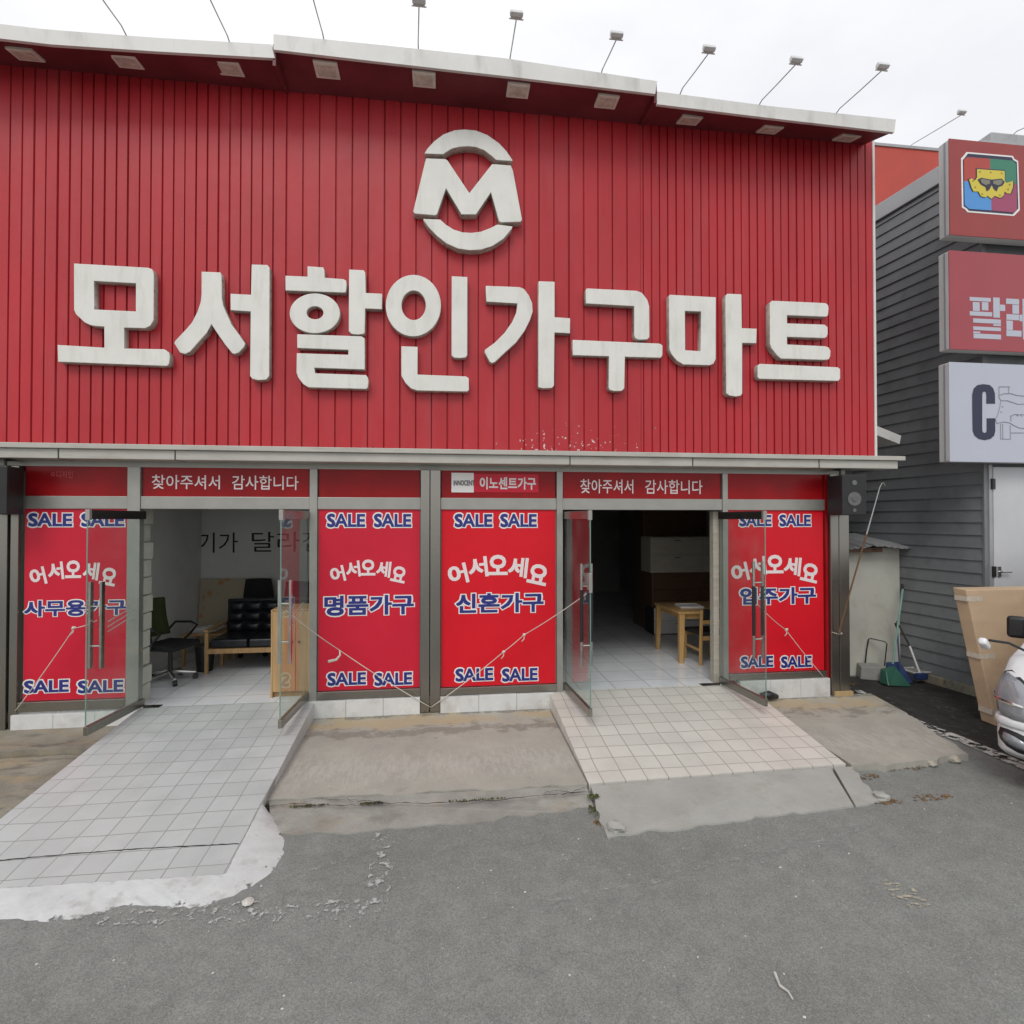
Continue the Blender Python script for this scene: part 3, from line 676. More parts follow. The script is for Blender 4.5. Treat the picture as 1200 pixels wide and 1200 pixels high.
# --- banner windows
def banner_window(a, b, z0, z1, mat, big, arc_px, big_px, sale_top, sale_bot, label):
    wdw = MB().box(a + .002, b - .002, .012, .03, z0 - .01, z1 + .01).build('window', GLASS_EDGE, B)
    wdw['label'] = label
    ban = MB().box(a + .012, b - .012, -.001, .010, z0, z1).build('banner', mat, wdw)
    Y = -.001
    for (xa_, xb_, xc_, xd_, ya, yb) in (sale_top, sale_bot):
        for l, r in ((xa_, xb_), (xc_, xd_)):
            u0, u1, v0, v1 = rect_px(l, ya, r, yb, Y); text_on(wdw, 'SALE', u0, u1, v0, v1, Y, BLUE, .047, .082)
    u0, u1, v0, v1 = rect_px(*big_px, Y); text_on(wdw, big, u0, u1, v0, v1, Y, BLUE, .044, .066)
    # arched greeting, one character at a time
    for ch, (cx, cy, hw, hh, rot) in zip('어서오세요', arc_px):
        g_ = glyph_mesh(ch, .042); q = bounds(g_)
        c = onY(cx, cy, Y); e = onY(cx + hw, cy - hh, Y); sx = (e.x - c.x) * 2 / (q[1] - q[0]); sz = (e.z - c.z) * 2 / (q[3] - q[2])
        mx_, my_ = (q[0] + q[1]) / 2, (q[2] + q[3]) / 2; ca, sa = cos(R(rot)), sin(R(rot))
        def put(v, c=c, sx=sx, sz=sz, mx_=mx_, my_=my_, ca=ca, sa=sa):
            u, t = (v.x - mx_) * sx, (v.y - my_) * sz
            return Vector((c.x + u * ca - t * sa, Y - .003 - v.z * .3, c.z + u * sa + t * ca))
        lettering(g_, put, 'lettering', PINKW, wdw, None)
    return wdw
def arc(x0, x1, ytop, yend, hw, hh):
    out = []
    for i in range(5):
        t = (i - 2) / 2; out.append((x0 + hw + (x1 - x0 - 2 * hw) * i / 4, ytop + (yend - ytop) * t * t, hw, hh, -13 * t))
    return out
banner_window(P1, P2, .415, 2.515, VINYL_ROSE, '사무용가구', arc(35, 137, 667, 675.5, 9.5, 10.5), (28, 702, 148, 723), (33, 85, 95, 146, 601.3, 617.3), (28, 81, 91, 145, 795.8, 812.8), 'window with rose red film at the left end of the shopfront, seen half through a glass door')
banner_window(P5, P6, .405, 2.515, VINYL_ROSE, '명품가구', arc(387, 476, 665, 673, 8.6, 9.5), (380, 696.5, 485, 722), (383, 428, 438, 482, 601.8, 618), (383.5, 429, 438.5, 483, 787, 804), 'rose red film window just left of the central steel post')
banner_window(P7, P8, .395, 2.515, VINYL, '신혼가구', arc(525, 642, 662, 673, 11.5, 12), (534, 694, 637, 719), (532.5, 577, 586, 629, 602, 618), (533.5, 578, 588, 630, 782, 799), 'bright red film window just right of the central steel post')
banner_window(W4a, W4b, .435, 2.515, VINYL, '입주가구', arc(857, 959, 661, 671, 10, 11), (867, 687.5, 956, 709), (866, 904, 913, 950, 603, 617), (868, 906, 915, 951, 768, 783), 'red film window at the right end, behind the open glass door')
# interior shell
FLZ = .295
MB().box(XL, XRG, -.011, 9.0, FLZ - .1, FLZ).build('floor', TILE_IN, B)
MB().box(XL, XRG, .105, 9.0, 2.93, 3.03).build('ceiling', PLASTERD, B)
iw = MB()
iw.box(-3.98, -.72, 3.0, 3.12, FLZ, 2.93)           # back wall of the left room
iw.box(-4.10, -3.98, .95, 3.12, FLZ, 2.93)            # its left side wall
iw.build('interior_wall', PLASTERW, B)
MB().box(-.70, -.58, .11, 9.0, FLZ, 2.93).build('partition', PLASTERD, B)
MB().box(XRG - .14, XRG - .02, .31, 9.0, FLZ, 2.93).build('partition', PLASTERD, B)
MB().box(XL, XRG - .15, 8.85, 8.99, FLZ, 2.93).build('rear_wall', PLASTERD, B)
# brush lettering on the back wall of the left room
Yw = 3.0
text_on(B, '기가', *rect_px(232, 624, 279, 648, Yw), Yw - .002, INK, .0, name='lettering')
text_on(B, '달라집', *rect_px(295, 623, 378, 647, Yw), Yw - .002, INK, .0, name='lettering')
# whitewashed blocks standing behind the left door
bk = MB(); z = FLZ + .001; k = 0
while z < 2.42:
    h = .205; dx = random.uniform(-.018, .018); bk.box(-3.58 + dx, -3.425 + dx, .10, .34, z, z + h - .012); z += h; k += 1
bk.build('block_pier', BLOCKW, B, .008)
# floor spring plates
for px in (180, 828):
    p = onZ(px, 824 if px < 500 else 799, FZ); MB().box(p.x - .13, p.x + .13, -.035, .055, FLZ + .001, FLZ + .007).build('floor_spring_plate', DARKRAIL, B)
# --- glass doors (open outwards)
def glass_door(hx, fx, fy, style, label, decal):
    z0, z1 = .318, 2.49
    h = Vector((hx, -.03, 0)); f = Vector((fx, fy, 0)); d = (f - h); Ln = d.length; d.normalize(); n = Vector((-d.y, d.x, 0))
    mt = Matrix((d, n, Vector((0, 0, 1)))).transposed().to_4x4(); mt.translation = h
    def bx(x0, x1, y0, y1, za, zb): 
        q = MB().box(x0, x1, y0, y1, za, zb); return MB().add([mt @ v for v in q.v], q.f)
    door = bx(0, Ln, -.006, .006, z0 + .08, z1 - .085).build('glass_door', GLASS, B); door['label'] = label
    bx(Ln - .001, Ln + .002, -.006, .006, z0 + .09, z1 - .095).build('glass_edge', GLASS_EDGE, door)
    bx(-.02, Ln + .004, -.02, .02, z0, z0 + .085).build('bottom_rail', STEEL, door, .003)
    tr_ = bx(-.02, Ln - .03, -.02, .02, z1 - .09, z1); tr_.build('top_rail', DARKRAIL if style[0] == 'd' else STEEL, door, .003)
    bx(Ln - .029, Ln + .005, -.021, .021, z1 - .10, z1 + .004).build('rail_cap', ALU, door, .002)
    for s_ in (-1, 1):
        hd = MB(); gr = MB()
        y = s_ * .055
        za, zb = (.93, 1.78) if 'chrome' in style else (.82, 1.92)
        x = Ln - .13
        if 'chrome' in style:
            q = MB().box(x - .022, x + .022, y - .011, y + .011, za, zb); hd.add([mt @ v for v in q.v], q.f)
        else:
            for (c0, c1) in ((za, zb),):
                q = MB().tube([(x, y, c0), (x, y, c1)], .016, 10); hd.add([mt @ v for v in q.v], q.f)
            q = MB().tube([(x, y, za + .26), (x, y, zb - .28)], .019, 10); gr.add([mt @ v for v in q.v], q.f)
        for zz in (za + .22, zb - .24):
            q = MB().tube([(x, 0, zz), (x, y, zz)], .009, 8); hd.add([mt @ v for v in q.v], q.f)
        ph = hd.build('pull_handle', CHROME, door)
        if gr.v: gr.build('handle_grip', VANBLK, ph)
    q = bx(Ln - .07, Ln + .012, -.018, .018, 1.62 if 'lock' in style else 1.47, 1.83 if 'lock' in style else 1.78) if 'lock' in style else None
    if q: q.build('lock_case', CHROME, door, .003)
    if decal:
        st = MB()
        for i in range(3):
            q = MB().add([(.12, -.0075, 1.35 + i * .05), (Ln - .30, -.0075, 1.25 + i * .05), (Ln - .30, -.0075, 1.262 + i * .05), (.12, -.0075, 1.362 + i * .05)], [(0, 1, 2, 3)])
            st.add([mt @ v for v in q.v], q.f)
        st.build('decal', WHITE, door)
    # hinge pin at the foot
    hp = MB().tube([(hx, -.03, FLZ + .001), (hx, -.03, z0)], .02, 10); hp.build('pivot', CHROME, door)
    return door
glass_door(-3.335, -3.415, -.86, 'd chrome', 'open glass door in front of the leftmost film window', True)
glass_door(-1.565, -1.615, -.90, 'chrome', 'open glass door in front of the oak cabinet, tied back with twine', True)
glass_door(1.475, 1.535, -.97, 'black lock', 'open glass door right of the central windows, tied back with twine', False)
glass_door(3.49, 3.555, -.90, 'd black', 'open glass door in front of the rightmost film window', False)
# door jamb board right of the right-hand entrance
q0 = onY(832, 700, .16).x
MB().box(q0, D2b - .002, .065, .16, FLZ + .001, 2.5).build('jamb', WOOD_GREY, B)

# ================================================================== RAISED LETTERS
YF = -.095
def tr_px(pts, ox, oy, k=8.0):
    out = []
    for x, y in pts:
        p = onY(ox + x / k, oy + y / k, YF); out.append((p.x, p.z))
    return out
SG = thing('sign_lettering', 'eight big white raised characters running across the red front', 'sign lettering', (0.3, YF, 3.9))
def letter(label, ox, oy, strokes, k=8.0, parent=SG, name='letter'):
    o = None
    pieces = [[tr_px(sp, ox, oy, k) for sp in st] for st in strokes]
    if len(pieces) == 1: return poly_solid(name, pieces[0], YF, -YF + .004, LETTER, parent)
    return poly_solid(name, [sp for st in pieces for sp in st], YF, -YF + .004, LETTER, parent)
letter('', 60, 300, [[[(212, 68), (905, 108), (945, 122), (963, 165), (961, 600), (930, 655), (880, 678), (685, 672), (683, 866), (1060, 873), (1105, 905), (1114, 940), (1106, 1010), (1085, 1032), (62, 992), (58, 832), (497, 858), (495, 662), (420, 658), (370, 650), (310, 622), (230, 545), (212, 505)],
                     [(402, 234), (402, 500), (792, 518), (792, 256)]]])
letter('', 190, 300, [[[(368, 145), (545, 152), (558, 185), (560, 390), (572, 460), (600, 530), (650, 640), (720, 735), (780, 820), (770, 850), (720, 905), (680, 920), (655, 912), (590, 830), (520, 730), (462, 640), (420, 720), (330, 820), (265, 895), (215, 920), (165, 905), (112, 815), (125, 790), (220, 690), (280, 620), (330, 520), (360, 430), (368, 350)]],
                      [[(838, 78), (985, 82), (1008, 110), (1005, 1125), (975, 1160), (900, 1165), (845, 1152), (822, 1125), (828, 520), (640, 508), (640, 352), (832, 362)]]])
letter('', 320, 310, [[[(322, 15), (470, 25), (482, 55), (484, 122), (660, 135), (685, 150), (690, 185), (685, 252), (668, 264), (115, 243), (115, 103), (322, 112)]],
                      [ell(391, 457, 237, 188), ell(393, 452, 78, 60, 28, True)],
                      [[(712, 45), (850, 52), (865, 75), (868, 265), (1022, 272), (1022, 420), (865, 412), (860, 640), (845, 652), (790, 658), (735, 650), (708, 625)]],
                      [[(225, 652), (830, 672), (858, 690), (862, 985), (388, 968), (392, 1018), (870, 1035), (890, 1060), (895, 1095), (888, 1155), (870, 1168), (330, 1152), (280, 1120), (235, 1060), (218, 1010), (222, 830), (705, 845), (705, 800), (225, 783)]]])
letter('', 440, 320, [[ell(355, 305, 260, 290), ell(358, 302, 113, 137, 36, True)],
                      [[(715, 28), (862, 35), (862, 770), (845, 792), (795, 798), (735, 793), (712, 770)]],
                      [[(242, 685), (395, 690), (393, 950), (850, 968), (875, 985), (878, 1095), (860, 1112), (390, 1102), (330, 1080), (280, 1030), (242, 960)]]])
letter('', 555, 325, [[[(115, 78), (430, 90), (475, 108), (520, 170), (550, 240), (555, 320), (530, 400), (480, 500), (400, 610), (300, 700), (200, 795), (170, 805), (150, 790), (105, 705), (105, 680), (200, 610), (290, 520), (360, 420), (400, 330), (410, 245), (118, 228)]],
                      [[(610, 35), (760, 40), (760, 372), (905, 382), (905, 525), (760, 518), (755, 1015), (735, 1038), (650, 1042), (605, 1030)]]])
letter('', 650, 330, [[[(300, 62), (770, 85), (820, 105), (870, 170), (888, 230), (890, 520), (870, 543), (790, 546), (755, 530), (745, 500), (745, 230), (290, 205), (290, 85)]],
                      [[(170, 545), (985, 580), (1012, 597), (1012, 690), (995, 715), (660, 705), (655, 1000), (630, 1025), (560, 1028), (515, 1015), (505, 990), (508, 700), (168, 690)]]])
letter('', 760, 335, [[[(200, 82), (632, 105), (632, 685), (610, 730), (575, 745), (325, 738), (265, 700), (215, 640), (195, 590), (192, 95)], [(343, 235), (345, 602), (490, 612), (492, 240)]],
                      [[(740, 72), (872, 78), (876, 395), (1015, 400), (1012, 538), (880, 535), (880, 1010), (865, 1030), (820, 1038), (760, 1030), (728, 1005), (722, 95)]]])
letter('', 860, 335, [[[(360, 138), (860, 160), (885, 180), (890, 210), (885, 275), (865, 290), (500, 275), (500, 350), (850, 362), (880, 385), (882, 450), (870, 480), (850, 490), (500, 478), (500, 548), (860, 565), (890, 577), (908, 610), (905, 660), (890, 690), (850, 695), (440, 682), (400, 645), (350, 580), (338, 540), (338, 160)]],
                      [[(245, 730), (975, 762), (998, 780), (998, 870), (980, 892), (240, 872), (222, 855), (225, 745)]]])
EM = thing('emblem_sign', 'round white raised M emblem above the shop name', 'emblem', (onY(548, 225, YF).x, YF, onY(548, 225, YF).z))
YS = YF; YF = -.115
letter('', 470, 140, [[[(207, 292), (230, 255), (290, 190), (370, 130), (470, 92), (560, 85), (660, 95), (760, 135), (860, 205), (930, 280), (980, 355), (980, 366), (835, 356), (800, 323), (730, 270), (660, 243), (590, 236), (520, 240), (450, 256), (400, 285), (370, 306), (207, 300)]]], 7.5, EM, 'upper_arc')
letter('', 470, 140, [[[(218, 340), (390, 346), (410, 360), (600, 645), (800, 390), (965, 402), (985, 450), (1065, 880), (1050, 900), (880, 905), (860, 895), (790, 640), (660, 835), (530, 835), (395, 605), (318, 832), (300, 843), (122, 828), (105, 810), (115, 770)]]], 7.5, EM, 'letter')
letter('', 470, 140, [[[(195, 872), (345, 878), (390, 920), (460, 965), (540, 990), (620, 995), (700, 985), (780, 955), (845, 922), (980, 938), (975, 960), (900, 1050), (800, 1115), (700, 1145), (600, 1150), (500, 1135), (400, 1090), (310, 1020), (240, 945), (200, 890)]]], 7.5, EM, 'lower_arc')
YF = YS

# ================================================================== FLOODLIGHTS on the eave
def floodlight(base, tip, label, group='floodlights on the eave'):
    t = thing('floodlight', label, 'floodlight', base, 0, group)
    b, e = Vector(base), Vector(tip)
    MB().tube([b + Vector((0, .12, -.0)), b + Vector((0, 0, .03)), b.lerp(e, .5) + Vector((0, 0, .012)), e], .007, 6).build('arm', PIPE, t)
    d = Vector((0, .86, -.5)).normalized(); x = Vector((1, 0, 0)); u = x.cross(d)
    mt = Matrix((x, d, u)).transposed().to_4x4(); mt.translation = e + Vector((.0, -.02, .045))
    m = MB().obox(mt, .135, .045, .06); h = m.build('lamp_head', LAMPH, t, .008)
    mt2 = mt.copy(); mt2.translation = mt.translation + d * .0285
    MB().obox(mt2, .115, .012, .045).build('lamp_glass', LAMPG, h)
    br = MB().bar(e + Vector((-.075, 0, .005)), e + Vector((.075, 0, .005)), .009); br.build('bracket', PIPE, t)
    return t
FL = [((142, 33), (108, -18), 'floodlight on a thin arm over the left end of the eave'), ((266, 44), (241, -12), 'floodlight arm above the third soffit lamp'),
      ((378, 42), (364, -12), 'floodlight arm above the left shoulder of the raised middle eave'), ((490, 54), (491, 8), 'white floodlight standing straight above the M emblem'),
      ((598, 69), (605, 23), 'grey floodlight just right of the emblem'), ((706, 84), (722, 47), 'grey floodlight near the right end of the raised middle eave'),
      ((800, 106), (830, 63), 'floodlight leaning right just past the middle eave step'), ((893, 120), (932, 76), 'white floodlight, second from the right end of the eave'),
      ((984, 130), (1033, 83), 'floodlight at the right end of the shop eave')]
for bpx, tpx, lb in FL:
    b_ = onY(*bpx, -.49); t_ = onY(*tpx, -1.09)
    floodlight(b_, t_, lb)

# ================================================================== SPEAKERS
def speaker(loc, rz, label):
    t = thing('loudspeaker', label, 'loudspeaker', loc, rz, 'black loudspeakers at the ends of the shopfront')
    MB().box(-.15, .15, -.14, .14, 0, .50).build('cabinet', BLACKP, t, .012, local=True)
    f = MB().box(-.155, .155, -.165, -.141, .0, .50).build('baffle', BLACKP, t, .008, local=True)
    m = MB()
    m.disc((0, -.167, .20), (0, 1, 0), .085, .008, 28); m.disc((0, -.176, .20), (0, 1, 0), .03, .012, 16, .022)
    m.build('woofer', CONE, t, local=True)
    MB().disc((0, -.168, .40), (0, 1, 0), .032, .008, 18).build('tweeter', CONE, t, local=True)
    MB().disc((0, -.168, .06), (0, 1, 0), .022, .006, 14).build('port', CONE, t, local=True)
    MB().tube([(0, .10, .50), (0, .10, .58), (0, .25, .60)], .014, 8).build('bracket', BLACKP, t, local=True)
    return t
sp = onY(991, 605, -.27)
speaker((sp.x, -.27, 2.45), R(-4), 'black loudspeaker turned towards the alley, above the right steel post')
sp2 = onY(6, 605, -.25)
speaker((sp2.x - .06, -.25, 2.45), R(8), 'black loudspeaker in the dark corner above the left steel post')

# ================================================================== TWINE
def twine(pts, label, knots=(), r=.0048, tail=None):
    m = MB(); P = []
    for a, b in zip(pts, pts[1:]):
        a, b = Vector(a), Vector(b)
        for i in range(8):
            t = i / 8; q = a.lerp(b, t); q.z -= .03 * (b - a).length * 4 * t * (1 - t) * .5; P.append(q)
    P.append(Vector(pts[-1])); m.tube(P, r, 6)
    for k in knots:
        k = Vector(k); m.tube([k + Vector((-.018, -.01, -.012)), k + Vector((0, -.012, .004)), k + Vector((.02, -.008, .014))], [.008, .02, .009], 7)
        m.tube([k, k + Vector((.0, -.02, -.04)), k + Vector((-.03, -.02, -.075))], .006, 5)
    if tail:
        k = Vector(tail); m.tube([k, k + Vector((.01, -.02, -.05)), k + Vector((-.03, -.025, -.10)), k + Vector((-.12, -.02, -.12))], [.008, .012, .015, .02], 6)
    return tag(m.build('twine', ROPE, None, smooth=True), label, 'twine', 'twine tying back the doors')
foot = onY(505, 829, -.085)
h2 = Vector((-1.60, -.77, 1.47)); h3 = Vector((1.53, -.85, 1.60))
k1 = onY(398, 762, -.12)
twine([h2, k1, foot], 'white twine from the door by the oak cabinet down to the central post', tail=k1)
k2, k3 = onY(590, 764, -.12), onY(614, 744, -.2)
twine([h3, k3, k2, foot + Vector((.004, 0, .004))], 'white twine rising right from the central post to the door', knots=(k2, k3))
a, b, c = onY(18, 833, -.09), onY(87, 736, -.12), Vector((-3.40, -.73, 1.40))
twine([c, b, a], 'white twine slanting across the leftmost film window', knots=(b,))
a, b, c = Vector((3.55, -.77, 1.42)), onY(921, 738, -.1), onY(965, 793, -.08)
twine([a, b, c], 'white twine slanting down across the rightmost film window', knots=(b,))

# ================================================================== FURNITURE INSIDE
def sofa():
    t = thing('sofa', 'black tufted leather sofa with a pale wooden frame inside the left entrance', 'sofa', (-2.42, 1.72, FLZ))
    W, Dp = 1.62, .78
    x0, x1 = -W / 2, W / 2
    m = MB(); m.box(x0, x1, -.42, -.37, .27, .335); m.box(x0, x1, .30, .34, .27, .335); m.box(x0, x0 + .05, -.37, .30, .27, .33); m.box(x1 - .05, x1, -.37, .30, .27, .33)
    m.build('frame', WOOD, t, .004, local=True)
    for sx in (-1, 1):
        for sy in (-.40, .32):
            xx = sx * (W / 2 - .025); q = MB(); q.bar((xx, sy, 0), (xx, sy, .56), .045, .045); q.build('leg', WOOD, t, .006, local=True)
        q = MB().bar((sx * (W / 2 - .025), -.44, .585), (sx * (W / 2 - .025), .36, .585), .06, .035); q.build('armrest', WOOD, t, .008, local=True)
    m = MB()
    for i in range(3): m.box(x0 + .06 + i * .5, x0 + .06 + (i + 1) * .5 - .006, -.40, .20, .337, .46)
    m.build('seat', LEATHER, t, .03, local=True, seg=3)
    n, rws = 6, 3
    m = MB()
    for i in range(n):
        for j in range(rws):
            cx = x0 + .06 + (i + .5) * 1.5 / n; cz = .52 + j * .145; cy = .20 + j * .035
            vs = []; fs = []; a, bq = 8, 6
            for u in range(a + 1):
                for v in range(bq + 1):
                    uu, vv = u / a * 2 - 1, v / bq * 2 - 1
                    dpt = .06 * (1 - uu ** 4) * (1 - vv ** 4)
                    vs.append((cx + uu * .128, cy - dpt, cz + vv * .078))
            for u in range(a):
                for v in range(bq):
                    q = u * (bq + 1) + v; fs.append((q, q + bq + 1, q + bq + 2, q + 1))
            m.add(vs, fs)
    m.build('back_cushion', LEATHER, t, local=True, smooth=True)
    MB().box(x0 + .04, x1 - .04, .27, .36, .335, .92).build('backrest', LEATHER, t, .02, local=True)
sofa()
def office_chair(name, label, loc, rz, fabric, high=.98, metal=CHROME):
    t = thing(name, label, 'office chair', loc, rz, 'office chairs in the left room')
    for i in range(5):
        a = 2 * pi * i / 5 + .3; e = Vector((cos(a) * .29, sin(a) * .29, .085))
        l = MB().tube([(0, 0, .13), e * .55 + Vector((0, 0, .055)), e], [.026, .022, .016], 8).build('leg', metal, t, local=True)
        q = MB().disc((e.x, e.y, .036), (-sin(a), cos(a), 0), .036, .045, 14); q.build('castor', VANBLK, l, local=False) if False else q.build('castor', VANBLK, t, local=True)
    MB().tube([(0, 0, .10), (0, 0, .42)], [.032, .024], 12).build('gas_column', VANBLK, t, local=True)
    MB().box(-.25, .25, -.25, .24, .43, .51).build('seat', MESHBLK, t, .035, local=True, seg=3)
    m = MB(); vs = []; fs = []
    for i in range(9):
        for jx in range(7):
            u = jx / 6 * 2 - 1; v = i / 8
            wd = .235 * (1 - .18 * v * v); vs.append((u * wd, .26 + .05 * v - .05 * (1 - u * u) * (-1) - .02 + .03 * sin(v * pi), .56 + v * (high - .52)))
    for i in range(8):
        for jx in range(6):
            q = i * 7 + jx; fs.append((q, q + 1, q + 8, q + 7))
    m.add(vs, fs); o = m.build('backrest', fabric, t, local=True, smooth=True)
    sm = o.modifiers.new('thick', 'SOLIDIFY'); sm.thickness = .045
    MB().tube([(0, .05, .42), (0, .28, .42), (0, .32, .6)], .02, 8).build('spine', VANBLK, t, local=True)
    for s_ in (-1, 1):
        MB().tube([(s_ * .25, .05, .47), (s_ * .30, -.02, .55), (s_ * .30, -.14, .68), (s_ * .30, -.05, .72), (s_ * .30, .2, .71), (s_ * .27, .27, .62)], .015, 8).build('armrest', VANBLK, t, local=True)
c1 = onZ(190, 800, FLZ)
office_chair('office_chair', 'office chair with an olive green back just inside the left entrance', (-3.53, 1.02, FLZ), R(72), GREENF, 1.02)
office_chair('office_chair', 'high black mesh office chair behind the sofa', (-2.93, 2.42, FLZ), R(10), MESHBLK, 1.10, VANBLK)
office_chair('office_chair', 'navy office chair behind the right end of the sofa', (-2.42, 2.46, FLZ), R(-8), NAVYF, 1.04, VANBLK)
def cabinet():
    t = thing('cabinet', 'tall oak storage cabinet seen through the second glass door', 'cabinet', (-1.80, .40, FLZ))
    x0, x1, y0, y1 = -2.02, -1.46, .15, .62
    m = MB(); m.box(x0, x0 + .02, y0, y1, FLZ, 1.33); m.box(x1 - .02, x1, y0, y1, FLZ, 1.33); m.box(x0 + .02, x1 - .02, y0 + .02, y1, 1.31, 1.33); m.box(x0 + .02, x1 - .02, y0 + .05, y1, FLZ, FLZ + .07); m.box(x0 + .02, x1 - .02, y1 - .015, y1 - .001, FLZ + .07, 1.31)
    m.build('carcass', WOOD, t, .002)
    xm_ = (x0 + x1) / 2
    for a, b in ((x0 + .022, xm_ - .002), (xm_ + .002, x1 - .022)):
        d = MB().box(a, b, y0, y0 + .018, FLZ + .07, 1.308).build('door', WOOD, t, .002)
        xx = b - .04 if a < xm_ - .1 else a + .04
        MB().disc((xx, y0 - .010, .95), (0, 1, 0), .012, .018, 12).build('knob', VANBLK, d)
cabinet()
t = thing('leaning_board', 'cream board with orange flowers propped against the back wall', 'board', (-3.62, 2.93, FLZ))
MB().hexa([(-3.96, 2.82, FLZ), (-2.95, 2.82, FLZ), (-2.95, 2.86, FLZ), (-3.96, 2.86, FLZ)], [(-3.96, 2.93, 1.42), (-2.95, 2.93, 1.42), (-2.95, 2.97, 1.42), (-3.96, 2.97, 1.42)]).build('board_face', FLORAL, t)
t = thing('side_table', 'low wooden side table with papers beside the sofa', 'side table', (-3.42, 2.0, FLZ))
MB().box(-3.72, -3.14, 1.72, 2.24, FLZ + .43, FLZ + .46).build('table_top', WOOD, t, .004)
for sx in (-3.69, -3.17):
    for sy in (1.75, 2.21): MB().bar((sx, sy, FLZ), (sx, sy, FLZ + .43), .04).build('leg', WOOD, t)
t = thing('paper_pile', 'untidy pile of white papers on the side table', 'papers', (-3.45, 1.95, FLZ + .46))
m = MB()
for i in range(9):
    mt = Matrix.Translation((-3.45 + random.uniform(-.1, .1), 1.95 + random.uniform(-.1, .1), FLZ + .465 + i * .006)) @ Matrix.Rotation(random.uniform(-.6, .6), 4, 'Z'); m.obox(mt, .30, .21, .005)
m.build('sheet', WHITE, t)
t = thing('waste_bin', 'black waste bin under the side table', 'bin', (-3.30, 1.50, FLZ))
MB().tube([(-3.30, 1.50, FLZ), (-3.30, 1.50, FLZ + .34)], [.10, .125], 20).build('bin_body', BLACKP, t)
MB().tube([(-3.30, 1.50, FLZ + .34), (-3.30, 1.50, FLZ + .355)], [.132, .132], 20).build('rim', VANBLK, t)
# right room
def table_set():
    t = thing('dining_table', 'honey coloured wooden table in the right entrance', 'table', (3.95, 1.5, FLZ))
    x0, x1, y0, y1, zt = 3.40, 4.55, 1.02, 1.96, FLZ + .75
    MB().box(x0, x1, y0, y1, zt - .035, zt).build('table_top', WOOD_TABLE, t, .006)
    m = MB(); m.box(x0 + .08, x1 - .08, y0 + .06, y0 + .085, zt - .11, zt - .036); m.box(x0 + .08, x1 - .08, y1 - .085, y1 - .06, zt - .11, zt - .036); m.box(x0 + .055, x0 + .08, y0 + .085, y1 - .085, zt - .11, zt - .036); m.build('apron', WOOD_TABLE, t)
    for sx, dx in ((x0 + .06, -.02), (x1 - .06, .02)):
        for sy, dy in ((y0 + .05, -.02), (y1 - .05, .02)):
            MB().hexa([(sx + dx - .028, sy + dy - .028, FLZ), (sx + dx + .028, sy + dy - .028, FLZ), (sx + dx + .028, sy + dy + .028, FLZ), (sx + dx - .028, sy + dy + .028, FLZ)],
                      [(sx - .042, sy - .042, zt - .036), (sx + .042, sy - .042, zt - .036), (sx + .042, sy + .042, zt - .036), (sx - .042, sy + .042, zt - .036)]).build('leg', WOOD_TABLE, t, .004)
    p = thing('tray', 'pale tray lying on the honey coloured table', 'tray', (3.72, 1.45, zt))
    MB().prism([(3.57 + .0, 1.32), (3.92, 1.30), (3.95, 1.62), (3.60, 1.64)], zt + .001, zt + .014).build('tray_base', WHITE, p)
    m = MB()
    for a, b in (((3.57, 1.32), (3.92, 1.30)), ((3.92, 1.30), (3.95, 1.62)), ((3.95, 1.62), (3.60, 1.64)), ((3.60, 1.64), (3.57, 1.32))): m.bar((*a, zt + .02), (*b, zt + .02), .012, .014)
    m.build('rim', WHITE, p)
table_set()
def chair(loc, rz, label):
    t = thing('dining_chair', label, 'chair', loc, rz, 'dining chairs at the honey wood table')
    for sx in (-.21, .21):
        MB().hexa([(sx - .018, -.22, 0), (sx + .018, -.22, 0), (sx + .018, -.18, 0), (sx - .018, -.18, 0)], [(sx - .018, -.21, .42), (sx + .018, -.21, .42), (sx + .018, -.17, .42), (sx - .018, -.17, .42)]).build('leg', WOOD_TABLE, t, .004, local=True)
        MB().hexa([(sx - .018, .22, 0), (sx + .018, .22, 0), (sx + .018, .26, 0), (sx - .018, .26, 0)], [(sx - .018, .26, .80), (sx + .018, .26, .80), (sx + .018, .295, .80), (sx - .018, .295, .80)]).build('leg', WOOD_TABLE, t, .004, local=True)
        MB().bar((sx, -.2, .22), (sx, .24, .22), .025, .03).build('stretcher', WOOD_TABLE, t, local=True)
    m = MB(); m.box(-.192, .192, -.215, -.185, .36, .42); m.box(-.192, .192, .225, .25, .36, .42); m.build('seat_rail', WOOD_TABLE, t, local=True)
    MB().box(-.22, .22, -.23, .24, .421, .47).build('seat', MESHBLK, t, .015, local=True)
    MB().box(-.192, .192, .262, .285, .60, .655).build('back_rail', WOOD_TABLE, t, .004, local=True)
    MB().hexa([(-.19, .262, .66), (.19, .262, .66), (.19, .287, .66), (-.19, .287, .66)], [(-.19, .285, .82), (.19, .285, .82), (.19, .31, .82), (-.19, .31, .82)]).build('backrest', MESHBLK, t, .008, local=True)
    return t
chair((3.85, 1.13, FLZ), R(184), 'honey wood chair with a black seat at the near side of the table')
